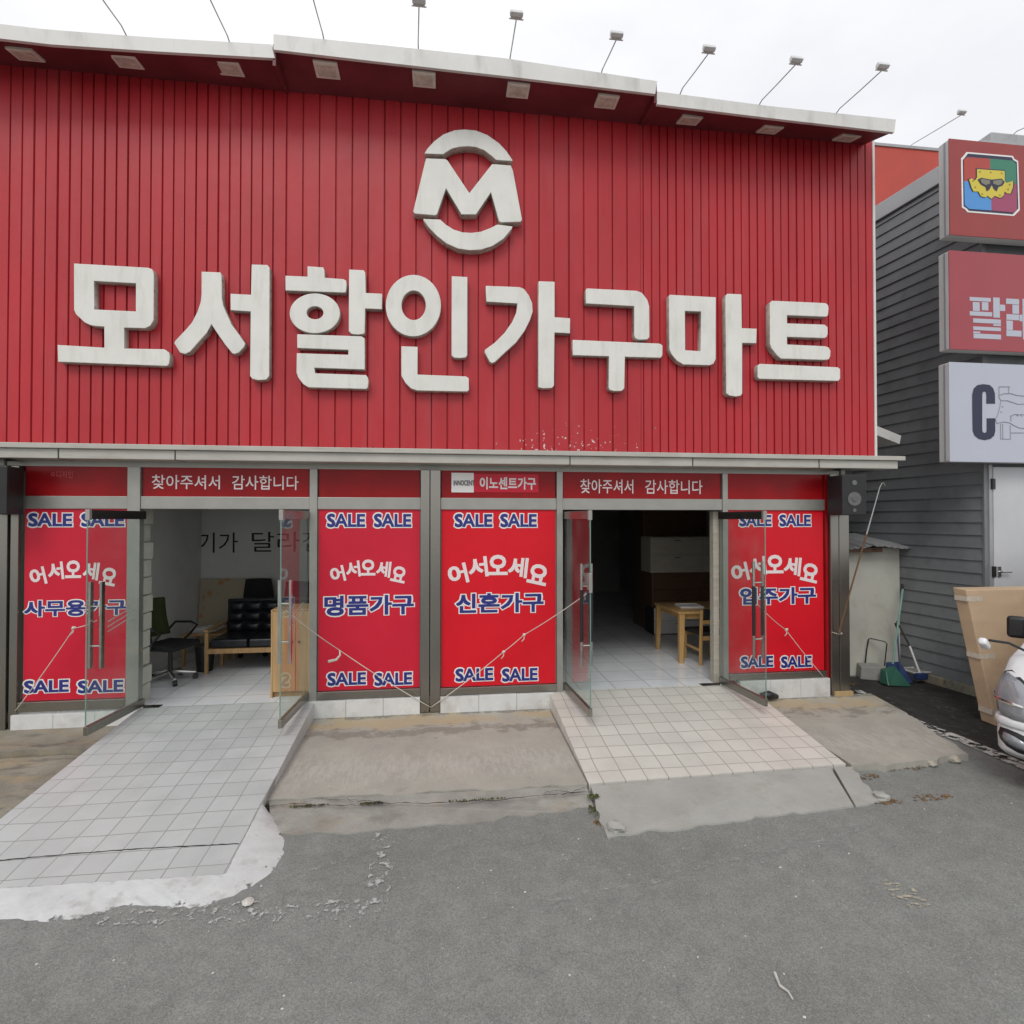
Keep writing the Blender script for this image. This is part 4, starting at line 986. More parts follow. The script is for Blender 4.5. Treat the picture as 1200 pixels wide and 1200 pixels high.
# the stack of low furniture behind the table
def drawer_unit(name, label, x0, x1, y0, y1, z0, z1, rows, cols, body, front, group):
    t = thing(name, label, 'drawer unit', ((x0 + x1) / 2, (y0 + y1) / 2, z0), 0, group)
    MB().box(x0, x1, y0 + .02, y1, z0, z1).build('carcass', body, t, .004)
    for r_ in range(rows):
        for c_ in range(cols):
            a = x0 + .012 + (x1 - x0 - .024) * c_ / cols; b = x0 + .012 + (x1 - x0 - .024) * (c_ + 1) / cols
            zz = z0 + .015 + (z1 - z0 - .03) * r_ / rows; zy = z0 + .015 + (z1 - z0 - .03) * (r_ + 1) / rows
            d = MB().box(a + .003, b - .003, y0, y0 + .019, zz + .003, zy - .003).build('drawer', front, t, .002)
            MB().bar(((a + b) / 2 - .06, y0 - .012, zy - .05), ((a + b) / 2 + .06, y0 - .012, zy - .05), .010, .012).build('handle', DARKRAIL, d)
    return t
G_ = 'stacked drawer units in the right room'
yd = 2.95
d1 = onY(766, 745, yd).x
drawer_unit('drawer_unit', 'black drawer unit with white fronts at the foot of the stack behind the table', d1, d1 + 1.9, yd, yd + .45, FLZ, FLZ + .50, 2, 2, BLACKP, WHITE, G_)
drawer_unit('drawer_unit', 'dark walnut drawer unit in the middle of the stack behind the table', d1 - .03, d1 + 1.9, yd - .02, yd + .47, FLZ + .502, FLZ + 1.13, 2, 2, WOOD_DARK, WOOD_DARK, G_)
drawer_unit('drawer_unit', 'grey washed drawer unit on top of the stack behind the table', d1 - .06, d1 + 1.9, yd - .04, yd + .47, FLZ + 1.132, FLZ + 1.78, 2, 2, WOOD_GREY, WOOD_GREY, G_)
drawer_unit('wardrobe', 'dark walnut wardrobe behind the drawer stack', d1 + .05, d1 + 1.75, 3.55, 4.15, FLZ, FLZ + 2.3, 1, 3, WOOD_DARK, WOOD_DARK, 'wardrobes in the right room')
drawer_unit('wardrobe', 'dark wardrobe far back in the right room', 2.0, 3.1, 6.2, 6.8, FLZ, FLZ + 2.2, 1, 2, WOOD_DARK, WOOD_DARK, 'wardrobes in the right room')
drawer_unit('drawer_unit', 'low wooden chest seen through the glass door left of the right entrance', .4, 1.35, .8, 1.3, FLZ, FLZ + .80, 3, 1, WOOD, WOOD, 'wooden chests')

# ================================================================== NEIGHBOUR BUILDING
NB = thing('neighbour_building', 'warehouse with charcoal lap siding beside the shop', 'building', (7.6, 1, 0))
def wpt(t, z, off=0.0):   # along its side wall: t metres back from the front corner
    return Vector((7.195 - .114 * t - off, -.10 + t, z))
m = MB(); z = .12; ZT = 7.25; Lw = 9.0
while z < ZT - .01:
    h = min(.172, ZT - z)
    a0, a1 = wpt(0, z, .022), wpt(Lw, z, .022); b0, b1 = wpt(0, z + h, .004), wpt(Lw, z + h, .004)
    c0, c1 = wpt(0, z, .0), wpt(Lw, z, .0)
    m.add([a0, a1, b1, b0], [(0, 1, 2, 3)]); m.add([a0, a1, c1, c0], [(0, 1, 2, 3)])
    z += h
m.build('siding', SIDING, NB)
# body behind the siding
m = MB(); m.hexa([wpt(0, .0, -.003), Vector((15, -.10, 0)), Vector((15, 8.9, 0)), wpt(Lw, 0, -.003)], [wpt(0, ZT, -.003), Vector((15, -.10, ZT)), Vector((15, 8.9, ZT)), wpt(Lw, ZT, -.003)])
m.build('wall', SIDING, NB)
m = MB(); m.hexa([wpt(-.05, ZT, .05), Vector((15, -.16, ZT)), Vector((15, 9, ZT)), wpt(Lw, ZT, .05)], [wpt(-.05, ZT + .26, .05), Vector((15, -.16, ZT + .26)), Vector((15, 9, ZT + .26)), wpt(Lw, ZT + .26, .05)])
m.build('roof_flashing', FLASH, NB, .01)
m = MB(); m.box(7.17, 7.235, -.135, -.104, .0, ZT); m.build('corner_trim', SIDING, NB)
# concrete footing along the side wall
m = MB(); m.hexa([wpt(-.0, 0, .07), wpt(0, 0, .0), wpt(Lw, 0, .0), wpt(Lw, 0, .07)], [wpt(0, .11, .05), wpt(0, .13, .0), wpt(Lw, .13, 0), wpt(Lw, .11, .05)]); m.build('footing', CONC_OLD, NB)
# red panel wall on the roof
yr = 2.3
z_r0, z_r1 = 7.52, onY(1060, 174, yr).z
MB().box(6.95, 15, yr, yr + .15, z_r0, z_r1).build('parapet', RED2, NB)
MB().box(6.95, 15, yr - .02, yr + .17, z_r1, z_r1 + .05).build('parapet_cap', FLASH, NB)
x_b = onY(1163, 154, .05).x; 
MB().box(x_b - .02, 12, .05, .8, 7.515, onY(1163, 154, .05).z).build('roof_box', FLASH, NB, .02)
# white door on its front
dx0, dx1 = 7.285, 8.25
d = MB().box(dx0, dx1, -.16, -.106, .12, 3.10).build('door', DOORW, NB, .006)
MB().box(dx0 - .055, dx0 - .004, -.15, -.104, .12, 3.13).build('door_frame', FLASH, NB)
m = MB(); hz = onY(1170, 670, -.16).z
m.box(dx0 + .04, dx0 + .09, -.172, -.161, hz - .07, hz + .07); m.tube([(dx0 + .065, -.165, hz), (dx0 + .065, -.21, hz), (dx0 + .20, -.21, hz)], .011, 8)
m.build('handle', CHROME, d)
for zz in (onY(1155, 567, -.16).z, onY(1155, 670, -.16).z): MB().box(dx0 - .03, dx0 + .015, -.175, -.151, zz - .07, zz + .07).build('hinge', VANBLK, d)
# its rooftop floodlights
for bpx, tpx, lb in (((1069, 171), (1126, 135), 'floodlight on the rooftop panel of the charcoal warehouse'), ((1192, 156), (1222, 140), 'floodlight arm above the top sign box')):
    b_ = onY(*bpx, yr if bpx[0] < 1100 else .05); t_ = onY(*tpx, (yr if bpx[0] < 1100 else .05) - .95); floodlight(b_, t_, lb, 'floodlights on the warehouse')

# ================================================================== SIGN BOXES on the neighbour's front
SY, SB = -.36, -.20
def sign_box(y0, y1, face, label, group='sign boxes on the warehouse front'):
    a = onY(1112, y0, SY); b = onY(1112, y1, SY); z1, z0 = a.z, b.z; x0 = a.x; x1 = 9.1
    t = thing('sign_box', label, 'sign', ((x0 + x1) / 2, (SY + SB) / 2, z0), 0, group)
    MB().box(x0 + .004, x1, SY + .012, SB, z0 + .004, z1 - .004).build('box', SIGN_SIDE, t, .012)
    MB().box(x0 - .003, x0 + .0035, SY + .055, SY + .075, z0 + .02, z1 - .02).build('edge_seam', LINEART, t)
    f = MB().box(x0, x1, SY, SY + .0115, z0, z1).build('face', face, t, .004)
    for xx in (7.4, 8.6): MB().box(xx - .03, xx + .03, SB + .001, -.107, z0 + .15, z1 - .15).build('bracket', FLASH, t)
    return t, x0, x1, z0, z1
t, x0, x1, z0, z1 = sign_box(162, 275, SIGN_R2, 'red sign box with a yellow crest on a four coloured shield, topmost of three')
# crest: framed shield with four quarters and a yellow cut-out shape bearing a moth
def spx(x, y): 
    p = onY(1095 + x / 8.0, 150 + y / 8.0, SY - .002); return (p.x, p.z)
def flat(pts, Y, mat, name, parent, th=.003):
    q = [spx(*p) for p in pts]; c = MB(); n = len(q)
    c.add([(x, Y, z) for x, z in q] + [(x, Y - th, z) for x, z in q], [tuple(range(n)), tuple(range(2 * n - 1, n - 1, -1))] + [(i, (i + 1) % n, n + (i + 1) % n, n + i) for i in range(n)])
    return c.build(name, mat, parent)
frame_o = [(300, 225), (735, 262), (750, 290), (785, 310), (800, 770), (775, 795), (745, 825), (310, 790), (290, 765), (258, 745), (250, 285), (270, 265)]
flat(frame_o, SY, WHITE, 'crest_border', t)
def inset(pts, k):
    cx = sum(p[0] for p in pts) / len(pts); cy = sum(p[1] for p in pts) / len(pts); return [(cx + (x - cx) * k, cy + (y - cy) * k) for x, y in pts]
flat(inset(frame_o, .945), SY - .0032, NAVY, 'crest_ground', t)
Q = lambda c: M('shield print', c, .4, var=.03)
qr, qg, qb, qp = Q((.42, .05, .035)), Q((.03, .20, .12)), Q((.07, .27, .62)), Q((.33, .05, .12))
flat([(305, 275), (515, 290), (525, 515), (275, 500), (272, 300)], SY - .0066, qr, 'quarter', t, .002)
flat([(515, 290), (725, 308), (760, 340), (765, 530), (525, 515)], SY - .0066, qg, 'quarter', t, .002)
flat([(275, 500), (525, 515), (530, 775), (320, 760), (280, 725)], SY - .0066, qb, 'quarter', t, .002)
flat([(525, 515), (765, 530), (770, 770), (735, 795), (530, 775)], SY - .0066, qp, 'quarter', t, .002)
YEL = Q((.62, .50, .05))
cr_ = [(392, 390), (650, 408), (652, 500), (670, 520), (700, 510), (730, 500), (728, 560), (705, 620), (675, 618), (650, 600), (640, 640), (610, 660), (580, 650), (560, 640), (525, 668), (490, 640), (470, 655), (430, 645), (405, 600), (360, 600), (340, 560), (318, 485), (345, 478), (372, 498), (392, 470)]
flat(inset(cr_, 1.06), SY - .009, NAVY, 'crest_outline', t, .002); flat(cr_, SY - .0115, YEL, 'crest', t, .002)
moth = [(395, 490), (430, 472), (525, 490), (620, 480), (650, 510), (630, 545), (590, 560), (575, 600), (548, 580), (528, 540), (505, 585), (480, 600), (470, 560), (425, 535)]
GW = Q((.20, .19, .14))
flat(moth, SY - .014, NAVY, 'moth', t, .002)
flat(inset([(415, 490), (440, 480), (515, 498), (515, 530), (470, 545), (430, 525)], .9), SY - .0165, GW, 'moth_wing', t, .002)
flat(inset([(635, 500), (610, 488), (535, 500), (535, 530), (585, 548), (620, 535)], .9), SY - .0165, GW, 'moth_wing', t, .002)
DOTM = Q((.30, .22, .02))
for i, (x, y) in enumerate([(418, 415), (520, 422), (622, 430), (355, 500), (375, 560), (697, 535), (682, 580), (440, 625), (605, 635)]):
    flat([(x + 8 * cos(a * pi / 4), y + 8 * sin(a * pi / 4)) for a in range(8)], SY - .014, DOTM, 'crest_spot', t, .002)
t, x0, x1, z0, z1 = sign_box(293, 409, SIGN_R, 'dusty red sign box with white Korean lettering, middle of three')
def sp2_(x, y):
    p = onY(1095 + x / 8.886, 285 + y / 8.889, SY); return (p.x, p.z)
def blocks(rects, Y, mat, name, parent):
    m = MB()
    for (xa_, ya_, xb_, yb_) in rects:
        a = sp2_(xa_, ya_); b = sp2_(xb_, yb_); m.box(a[0], b[0], Y - .003, Y, b[1], a[1])
    return m.build(name, mat, parent)
# 팔
blocks([(366, 560, 585, 612), (398, 612.5, 470, 708), (492, 612.5, 560, 702), (366, 708.5, 600, 765), (610, 565, 680, 778), (680.5, 640, 735, 708),
        (402, 783, 690, 842), (612, 842.5, 690, 866), (402, 866.5, 690, 918), (402, 918.5, 475, 940), (406, 940.5, 692, 1003)], SY, SIGN_W, 'lettering', t)
# 레
blocks([(744, 576, 880, 640), (810, 640.5, 880, 738), (748, 738.5, 880, 805), (748, 805.5, 815, 905), (748, 905.5, 905, 975), (915, 580, 965, 1005), (885, 745, 914.5, 815), (990, 580, 1045, 1010)], SY, SIGN_W, 'lettering', t)
# 트
blocks([(1085, 590, 1330, 650), (1085, 650.5, 1150, 830), (1150.5, 700, 1330, 750), (1150.5, 790, 1330, 830), (1075, 900, 1345, 970)], SY, SIGN_W, 'lettering', t)
t, x0, x1, z0, z1 = sign_box(424, 541, SIGN_W, 'white sign box with a dark navy C and line drawn arms, lowest of three')
def sp3_(x, y):
    p = onY(1095 + x / 8.886, 415 + y / 8.889, SY); return (p.x, p.z)
Cpts = [(630, 517), (538, 517), (538, 430), (535, 400), (517, 390), (500, 400), (496, 430), (496, 780), (500, 810), (518, 822), (538, 810), (540, 785), (540, 668), (630, 668), (632, 800), (620, 850), (580, 885), (520, 897), (460, 885), (415, 850), (395, 800), (390, 560), (390, 420), (405, 360), (445, 322), (510, 312), (575, 322), (610, 355), (628, 410)]
c = MB(); q = [sp3_(*p) for p in Cpts]
poly_solid('lettering', [q], SY - .004, .004, NAVY, t, .0008)
lines = [[(672, 340), (785, 340)], [(672, 340), (672, 430)], [(775, 345), (770, 410)], [(668, 432), (720, 412), (790, 410), (850, 428), (935, 438), (1010, 430)], [(668, 440), (690, 485), (760, 485), (800, 500), (870, 522), (935, 520), (1010, 505)],
         [(690, 485), (680, 560), (655, 640), (635, 680), (650, 722)], [(650, 722), (720, 705), (780, 715), (830, 745), (880, 768), (935, 775), (1010, 765)], [(790, 650), (830, 628), (935, 632), (1010, 640)], [(795, 640), (797, 700)], [(688, 725), (688, 885), (790, 885), (788, 740)], [(710, 725), (712, 880)], [(790, 820), (1010, 820)], [(700, 545), (715, 550)], [(690, 600), (700, 605)], [(850, 630), (870, 645)], [(900, 632), (905, 650)]]
m = MB()
for ln in lines:
    m.tube([(sp3_(*p)[0], SY - .001, sp3_(*p)[1]) for p in ln], .0055, 5)
m.build('line_drawing', LINEART, t)

# ================================================================== SHED IN THE ALLEY
t = thing('shed', 'cream panel lean-to shed with a ragged corrugated roof in the alley', 'shed', (6.3, 1.3, 0))
MB().box(5.30, 7.04, 1.1, 1.9, 0.0, 1.96).build('wall', BEIGE, t, .006)
m = MB()
for i in range(18):
    xa_ = 5.27 + i * .103
    ya_ = .86 + random.uniform(-.05, .05) + (.1 if i < 7 else 0)
    zf, zb = 1.985 + .02 * sin(i * .7), 2.16
    vs = []
    for k in range(5):
        xx = xa_ + .103 * k / 4; dz = .009 * cos(2 * pi * k / 4)
        vs += [(xx, ya_, zf + dz), (xx, 1.9, zb + dz)]
    m.add(vs, [(2 * k, 2 * k + 2, 2 * k + 3, 2 * k + 1) for k in range(4)])
o = m.build('roof', FLASH, t); sm = o.modifiers.new('thick', 'SOLIDIFY'); sm.thickness = .012
MB().box(5.3, 6.6, .93, .97, 1.90, 1.965).build('purlin', WOOD_DARK, t)

# ================================================================== ALLEY CLUTTER
def alley(px, py, z=0.0): return onZ(px, py, z)
# long pole leaning on the right steel post
a = onY(983, 742, -.12); b = onY(1031, 571, -.55)
t = thing('long_pole', 'long thin pole with a hook leaning in front of the right steel post', 'pole', a)
mid = a.lerp(b, .69)
MB().tube([a + (a - b) * .02, a.lerp(mid, .5) + Vector((-.01, 0, -.01)), mid], .010, 8).build('shaft', POLEW, t)
MB().tube([a + Vector((-.02, .09, -.01)), a + Vector((-.02, -.02, -.01)), a + Vector((.03, -.02, -.01)), a + Vector((.03, .0, .01))], .008, 6).build('clip', CHROME, t)
MB().tube([mid, b], [.008, .005], 8).build('extension', PIPE, t)
MB().tube([b, b + Vector((.02, -.01, .05)), b + Vector((.05, -.01, .05)), b + Vector((.06, -.01, .015))], .005, 6).build('hook', CHROME, t)
# grey block bin with a wire handle
p = alley(1022, 795); cx, cy = p.x, p.y
t = thing('grey_scoop', 'dusty grey box scoop with a tall wire handle on the alley floor', 'scoop', (cx, cy, 0), R(-25))
MB().hexa([(-.19, -.14, .005), (.19, -.16, .005), (.20, .14, .005), (-.19, .14, .005)], [(-.17, -.11, .19), (.08, -.13, .21), (.10, .12, .21), (-.17, .12, .20)]).build('scoop_body', GREYP, t, .015, local=True)
MB().tube([(-.06, .1, .20), (-.03, .14, .40), (.0, .15, .56), (.03, .13, .575), (.20, .10, .545), (.22, .08, .52), (.18, .06, .19)], .009, 6).build('wire_handle', BLACKP, t, local=True)
# brooms and dustpan against the shed corner
p = alley(1048, 793)
t = thing('green_broom', 'broom with a pale teal handle and green bristles leaning in the alley corner', 'broom', (p.x, p.y, 0))
top = onY(1058, 690, .95); bt = onY(1046, 778, .64)
MB().tube([bt, top], .014, 8).build('handle', TEALP, t); MB().tube([top, top + Vector((.005, .02, .07))], .018, 8).build('grip', VANBLK, t)
q0, q1 = onY(1033, 788, .62), onY(1058, 798, .62)
MB().hexa([(q0.x, .50, .02), (q1.x, .46, .01), (q1.x, .62, .01), (q0.x, .66, .02)], [(q0.x + .05, .60, .20), (q1.x - .10, .62, .24), (q1.x - .10, .70, .25), (q0.x + .05, .70, .21)]).build('bristles', GREENP, t, .01)
t = thing('dustpan', 'dark blue long handled dustpan behind the green broom', 'dustpan', (p.x + .05, p.y + .1, 0))
b0 = onY(1056, 788, .70); tp = onY(1051, 735, .95)
MB().tube([b0 + Vector((0, .02, .05)), tp], .011, 8).build('handle', BLUEP, t); MB().tube([tp, tp + Vector((-.005, .02, .06))], .016, 8).build('grip', VANBLK, t)
MB().hexa([(b0.x - .13, .62, .006), (b0.x + .13, .62, .006), (b0.x + .11, .86, .006), (b0.x - .11, .86, .006)], [(b0.x - .13, .80, .20), (b0.x + .13, .80, .20), (b0.x + .11, .86, .26), (b0.x - .11, .86, .26)]).build('pan', BLUEP, t, .008)
p = alley(1078, 797)
t = thing('grey_basin', 'small grey basin with rag at the foot of the charcoal siding', 'basin', (p.x - .05, p.y, 0))
bx_ = Vector((p.x - .05, p.y, 0))
MB().hexa([bx_ + Vector((-.12, -.09, .005)), bx_ + Vector((.12, -.09, .005)), bx_ + Vector((.12, .09, .005)), bx_ + Vector((-.12, .09, .005))], [bx_ + Vector((-.16, -.12, .15)), bx_ + Vector((.16, -.12, .15)), bx_ + Vector((.16, .12, .15)), bx_ + Vector((-.16, .12, .15))]).build('bowl', GREYP, t, .015)
MB().tube([bx_ + Vector((-.17, -.13, .15)), bx_ + Vector((.17, -.13, .15)), bx_ + Vector((.17, .13, .15)), bx_ + Vector((-.17, .13, .15)), bx_ + Vector((-.17, -.13, .15))], .014, 6).build('rim', PEBBLE, t)
t = thing('floor_brush', 'long handled brush with a white lower shaft and blue head in the grey basin', 'brush', (p.x - .05, p.y - .1, 0))
u0, u1, u2 = onY(1078, 789, .62), onY(1066, 757, .75), onY(1051, 728, .92)
MB().tube([u0, u1], .013, 8).build('lower_shaft', WHITE, t); MB().tube([u1, u2], .012, 8).build('handle', BLACKP, t)
MB().box(u0.x - .08, u0.x + .08, .56, .66, u0.z - .08, u0.z + .01).build('brush_head', BLUEP, t, .01)

# big flat carton standing at the warehouse front
t = thing('carton', 'big flat brown cardboard carton leaning beside the white van', 'carton', (6.8, -.8, 0))
bl = onZ(1155, 848, 0); x0 = bl.x + .02; y0 = -1.00; th = .17; lean = .30
zt = onY(1118, 690, y0 + lean + .1).z; xt = onY(1132, 690, y0 + lean).x
xr = 7.55
MB().hexa([(x0, y0, .006), (xr, y0, .006), (xr, y0 + th, .012), (x0 - .01, y0 + th, .012)], [(xt, y0 + lean, zt), (xr, y0 + lean, zt), (xr, y0 + lean + th, zt + .01), (xt - .01, y0 + lean + th, zt + .01)]).build('carton_body', CARD, t, .012)
for f in (.10, .50, .93):
    m = MB()
    y = y0 + lean * f - .004; z = .006 + (zt - .006) * f; xx = x0 + (xt - x0) * f
    m.box(xx - .022, xx + .19, y - .0035, y - .0005, z - .03, z + .03)
    m.box(xx - .022, xx - .016, y - .0005, y + .16, z - .03, z + .03)
    m.build('tape', TAPE, t)

# ================================================================== VAN
vf = Vector((4.84, -2.24, 0)); va = R(67)          # far front corner; direction from nose to tail
V = thing('van', 'white van nosing in from the right edge beside the carton', 'van', (5.6, -3.0, 0))
dl = Vector((sin(va), cos(va), 0)); dw = Vector((cos(va), -sin(va), 0))      # length back, width towards the viewer
def vp(s, w_, z): return vf + dl * s + dw * w_ + Vector((0, 0, z))
prof = [(.10, .30), (.02, .36), (0, .50), (.02, .64), (.07, .72), (.11, .86), (.20, 1.00), (.36, 1.10), (.62, 1.18), (.80, 1.25), (1.05, 1.46), (1.32, 1.72), (1.55, 1.88), (1.9, 1.95), (3.0, 1.98), (4.4, 1.95), (4.75, 1.85), (4.85, 1.2), (4.85, .45), (4.78, .30)]
Wv = 1.86
ws = [(0, .22), (.03, .12), (.09, .05), (.18, .015), (.34, 0), (.93, -.03)]
ws = ws + [(Wv - a_, b_) for a_, b_ in reversed(ws[:-1])]
m = MB(); n = len(prof)
vs = []
for wv, ins in ws:
    for (s_, z_) in prof:
        tum = max(0, z_ - 1.1) * .14                      # tumblehome above the waist
        f = max(0, 1 - s_ / 1.2); wq = wv + tum * (1 - 2 * wv / Wv)
        vs.append(vp(s_ + ins * (f if s_ < 2.4 else 0) + (-ins * .4 if s_ > 4.5 else 0), wq, z_ - ins * .25 * (1 if z_ > 1.5 else 0)))
fs = []
for i in range(len(ws) - 1):
    for j in range(n):
        a_ = i * n + j; b_ = i * n + (j + 1) % n; fs.append((a_, b_, b_ + n, a_ + n))
fs.append(tuple(range(n))); fs.append(tuple((len(ws) - 1) * n + k for k in reversed(range(n))))
m.add(vs, fs); m.build('body', VANW, V, smooth=False, bevel=.02, seg=3)
def corner_patch(name, pts, mat, parent, out=.012, back=.03):
    """a moulded piece hugging the rounded front corner: pts are (s, w, z)"""
    n = len(pts); a = [vp(s_ - out, w_ - out * .7, z_) for s_, w_, z_ in pts]; b = [vp(s_ + back, w_ + back * .7, z_) for s_, w_, z_ in pts]
    mm = MB(); mm.add(a + b, [tuple(range(n)), tuple(range(2 * n - 1, n - 1, -1))] + [(i, (i + 1) % n, n + (i + 1) % n, n + i) for i in range(n)])
    return mm.build(name, mat, parent, .006)
def ins_at(w_):
    for (a_, b_), (c_, d_) in zip(ws, ws[1:]):
        if a_ <= w_ <= c_: return b_ + (d_ - b_) * (w_ - a_) / max(1e-6, c_ - a_)
    return 0
def prof_at(z_):
    f = [(s_, z) for s_, z in prof[1:12]]
    for (s0, z0_), (s1, z1_) in zip(f, f[1:]):
        if z0_ <= z_ <= z1_: return s0 + (s1 - s0) * (z_ - z0_) / max(1e-6, z1_ - z0_)
    return 0
def skin(name, outline, mat, parent, out=.015, cols=8):
    """outline: list of (w, z_low, z_high) across the nose"""
    mm = MB(); vs = []; fs = []
    for (w_, za, zb) in outline:
        for k in range(5):
            z_ = za + (zb - za) * k / 4; s_ = prof_at(z_); bul = out * (1 - abs(k - 2) / 3.5)
            f = max(0, 1 - s_ / 1.2); vs.append(vp(s_ + ins_at(w_) * f - bul, w_ - bul * (.9 if w_ < .1 else .2), z_))
    for i in range(len(outline) - 1):
        for k in range(4):
            q = i * 5 + k; fs.append((q, q + 1, q + 6, q + 5))
    mm.add(vs, fs); o = mm.build(name, mat, parent, smooth=True); so_ = o.modifiers.new('thick', 'SOLIDIFY'); so_.thickness = .02; so_.offset = -1
    return o
for mir in (False, True):
    fl = (lambda o_: [(Wv - a_, b_, c_) for a_, b_, c_ in reversed(o_)]) if mir else (lambda o_: o_)
    skin('headlight_surround', fl([(.004, .72, .92), (.035, .675, 1.005), (.09, .650, 1.03), (.18, .635, .985), (.30, .635, .90), (.445, .655, .80)]), VANBLK, V, .010)
    hl = skin('headlight', fl([(.012, .73, .90), (.04, .69, .985), (.09, .665, 1.01), (.18, .65, .965), (.30, .65, .88), (.42, .67, .79)]), LAMPC, V, .040)
    skin('reflector', fl([(.03, .76, .83), (.08, .74, .83), (.16, .73, .82), (.24, .73, .80)]), CHROME, hl, .048)
    fo = skin('fog_surround', fl([(.075, .44, .55), (.12, .40, .555), (.2, .375, .55), (.34, .37, .51), (.44, .385, .45)]), VANBLK, V, .018)
    skin('fog_lamp', fl([(.105, .445, .525), (.15, .42, .52), (.2, .41, .51), (.28, .41, .48)]), LAMPC, fo, .03)
skin('bumper', [(w_, .575, .655) for w_ in (.0, .03, .09, .18, .34, .93, Wv - .34, Wv - .18, Wv - .09, Wv - .03, Wv)], VANW, V, .018)
skin('bonnet_gap', [(w_, 1.078, 1.088) for w_ in (.16, .34, .93, Wv - .34, Wv - .16)], VANBLK, V, .006)
skin('grille', [(w_, .72, .84) for w_ in (.52, .7, .93, 1.15, 1.34)], VANBLK, V, .02)
# windscreen, side glass
def pane(name, pts, out):
    mm = MB(); mm.add([vp(*p) for p in pts], [tuple(range(len(pts)))]); o = mm.build(name, WINDSHIELD, V); q = o.modifiers.new('thick', 'SOLIDIFY'); q.thickness = .012; return o
nrm_s, nrm_z = -.035, .035
pane('windscreen', [(.86 + nrm_s, .14, 1.28 + nrm_z), (.83 + nrm_s, .5, 1.285 + nrm_z), (.80 + nrm_s, .93, 1.29 + nrm_z), (.83 + nrm_s, Wv - .5, 1.285 + nrm_z), (.86 + nrm_s, Wv - .14, 1.28 + nrm_z), (1.50 + nrm_s, Wv - .22, 1.82 + nrm_z), (1.46 + nrm_s, .93, 1.83 + nrm_z), (1.50 + nrm_s, .22, 1.82 + nrm_z)], 0)
for wv, sg in ((-.008, 1), (Wv + .008, -1)):
    for s0, s1 in ((1.45, 2.35), (2.45, 3.5), (3.6, 4.5)):
        k = lambda z_: wv + sg * max(0, z_ - 1.1) * .14
        pane('side_window', [(s0 - (.25 if s0 < 1.5 else 0), k(1.28), 1.28), (s1, k(1.28), 1.28), (s1, k(1.76), 1.76), (s0 + (.12 if s0 < 1.5 else 0), k(1.76), 1.76)], 0)
for s_ in (.98, 3.85):
    for wv in (.10, Wv - .10):
        wh = MB().disc(vp(s_, wv, .33), dw, .325, .20, 28).build('wheel', RUBBER, V, .03)
        MB().disc(vp(s_, wv - .05 if wv < 1 else wv + .05, .33), dw, .20, .12, 20).build('rim', FLASH, wh)
# door mirror and the small mirror on the front wing
def wing_pt(px, py, s_, w_=0): return vp(s_, w_, 0)
mp_ = vp(1.10, -.13, 1.30)
o = MB().obox(Matrix.Translation(mp_) @ Matrix.Rotation(pi / 2 - va + .25, 4, 'Z'), .10, .15, .22).build('door_mirror', VANBLK, V, .035, seg=3)
MB().bar(mp_ + Vector((0, 0, -.06)), vp(1.12, .05, 1.16), .05, .04).build('mirror_arm', VANBLK, o)
q1 = vp(.50, .14, 1.17); q2 = onY(1178, 738, q1.y + .02) if False else q1 + Vector((-.30, .10, .10))
o = MB().tube([q1, q1.lerp(q2, .5) + Vector((0, 0, .03)), q2], .012, 8).build('wing_mirror_arm', VANBLK, V)
MB().obox(Matrix.Translation(q2 + Vector((-.03, .02, -.035))) @ Matrix.Rotation(.5, 4, 'Z') @ Matrix.Rotation(.5, 4, 'Y'), .16, .07, .07).build('wing_mirror', VANW, o, .025, seg=3)

# ================================================================== LITTER AND WEEDS
p1, p2, p3 = onZ(908, 1140, .01), onZ(914, 1155, .01), onZ(929, 1171, .008)
tag(MB().tube([p1, p1.lerp(p2, .6), p2, p2.lerp(p3, .5) + Vector((.01, 0, .004)), p3], [.008, .007, .007, .006, .004], 6).build('twig', PEBBLE), 'pale curved twig lying alone on the asphalt', 'twig')
def stone(px, py, r, label, mat=PEBBLE):
    p = onZ(px, py, 0); bm = bmesh.new(); bmesh.ops.create_icosphere(bm, subdivisions=2, radius=r)
    for v in bm.verts: v.co *= 1 + random.uniform(-.22, .22); v.co.z *= .6
    me = bpy.data.meshes.new('stone'); bm.to_mesh(me); bm.free(); me.materials.append(mat)
    o = bpy.data.objects.new('stone', me); COL.objects.link(o); o.location = (p.x, p.y, r * .45)
    return tag(o, label, 'stone', 'pale stones on the ground')
stone(290, 1060, .035, 'white lump of mortar beside the painted ramp foot')
stone(722, 974, .07, 'broken mortar chunk at the left corner of the grey ramp apron', CONC_NEW)
stone(1033, 937, .06, 'broken mortar chunk at the right corner of the grey ramp apron', CONC_NEW)
stone(1090, 897, .055, 'broken concrete lump at the edge of the right slab', CONC)
stone(1118, 893, .06, 'broken concrete lump at the outer corner of the right slab', CONC)
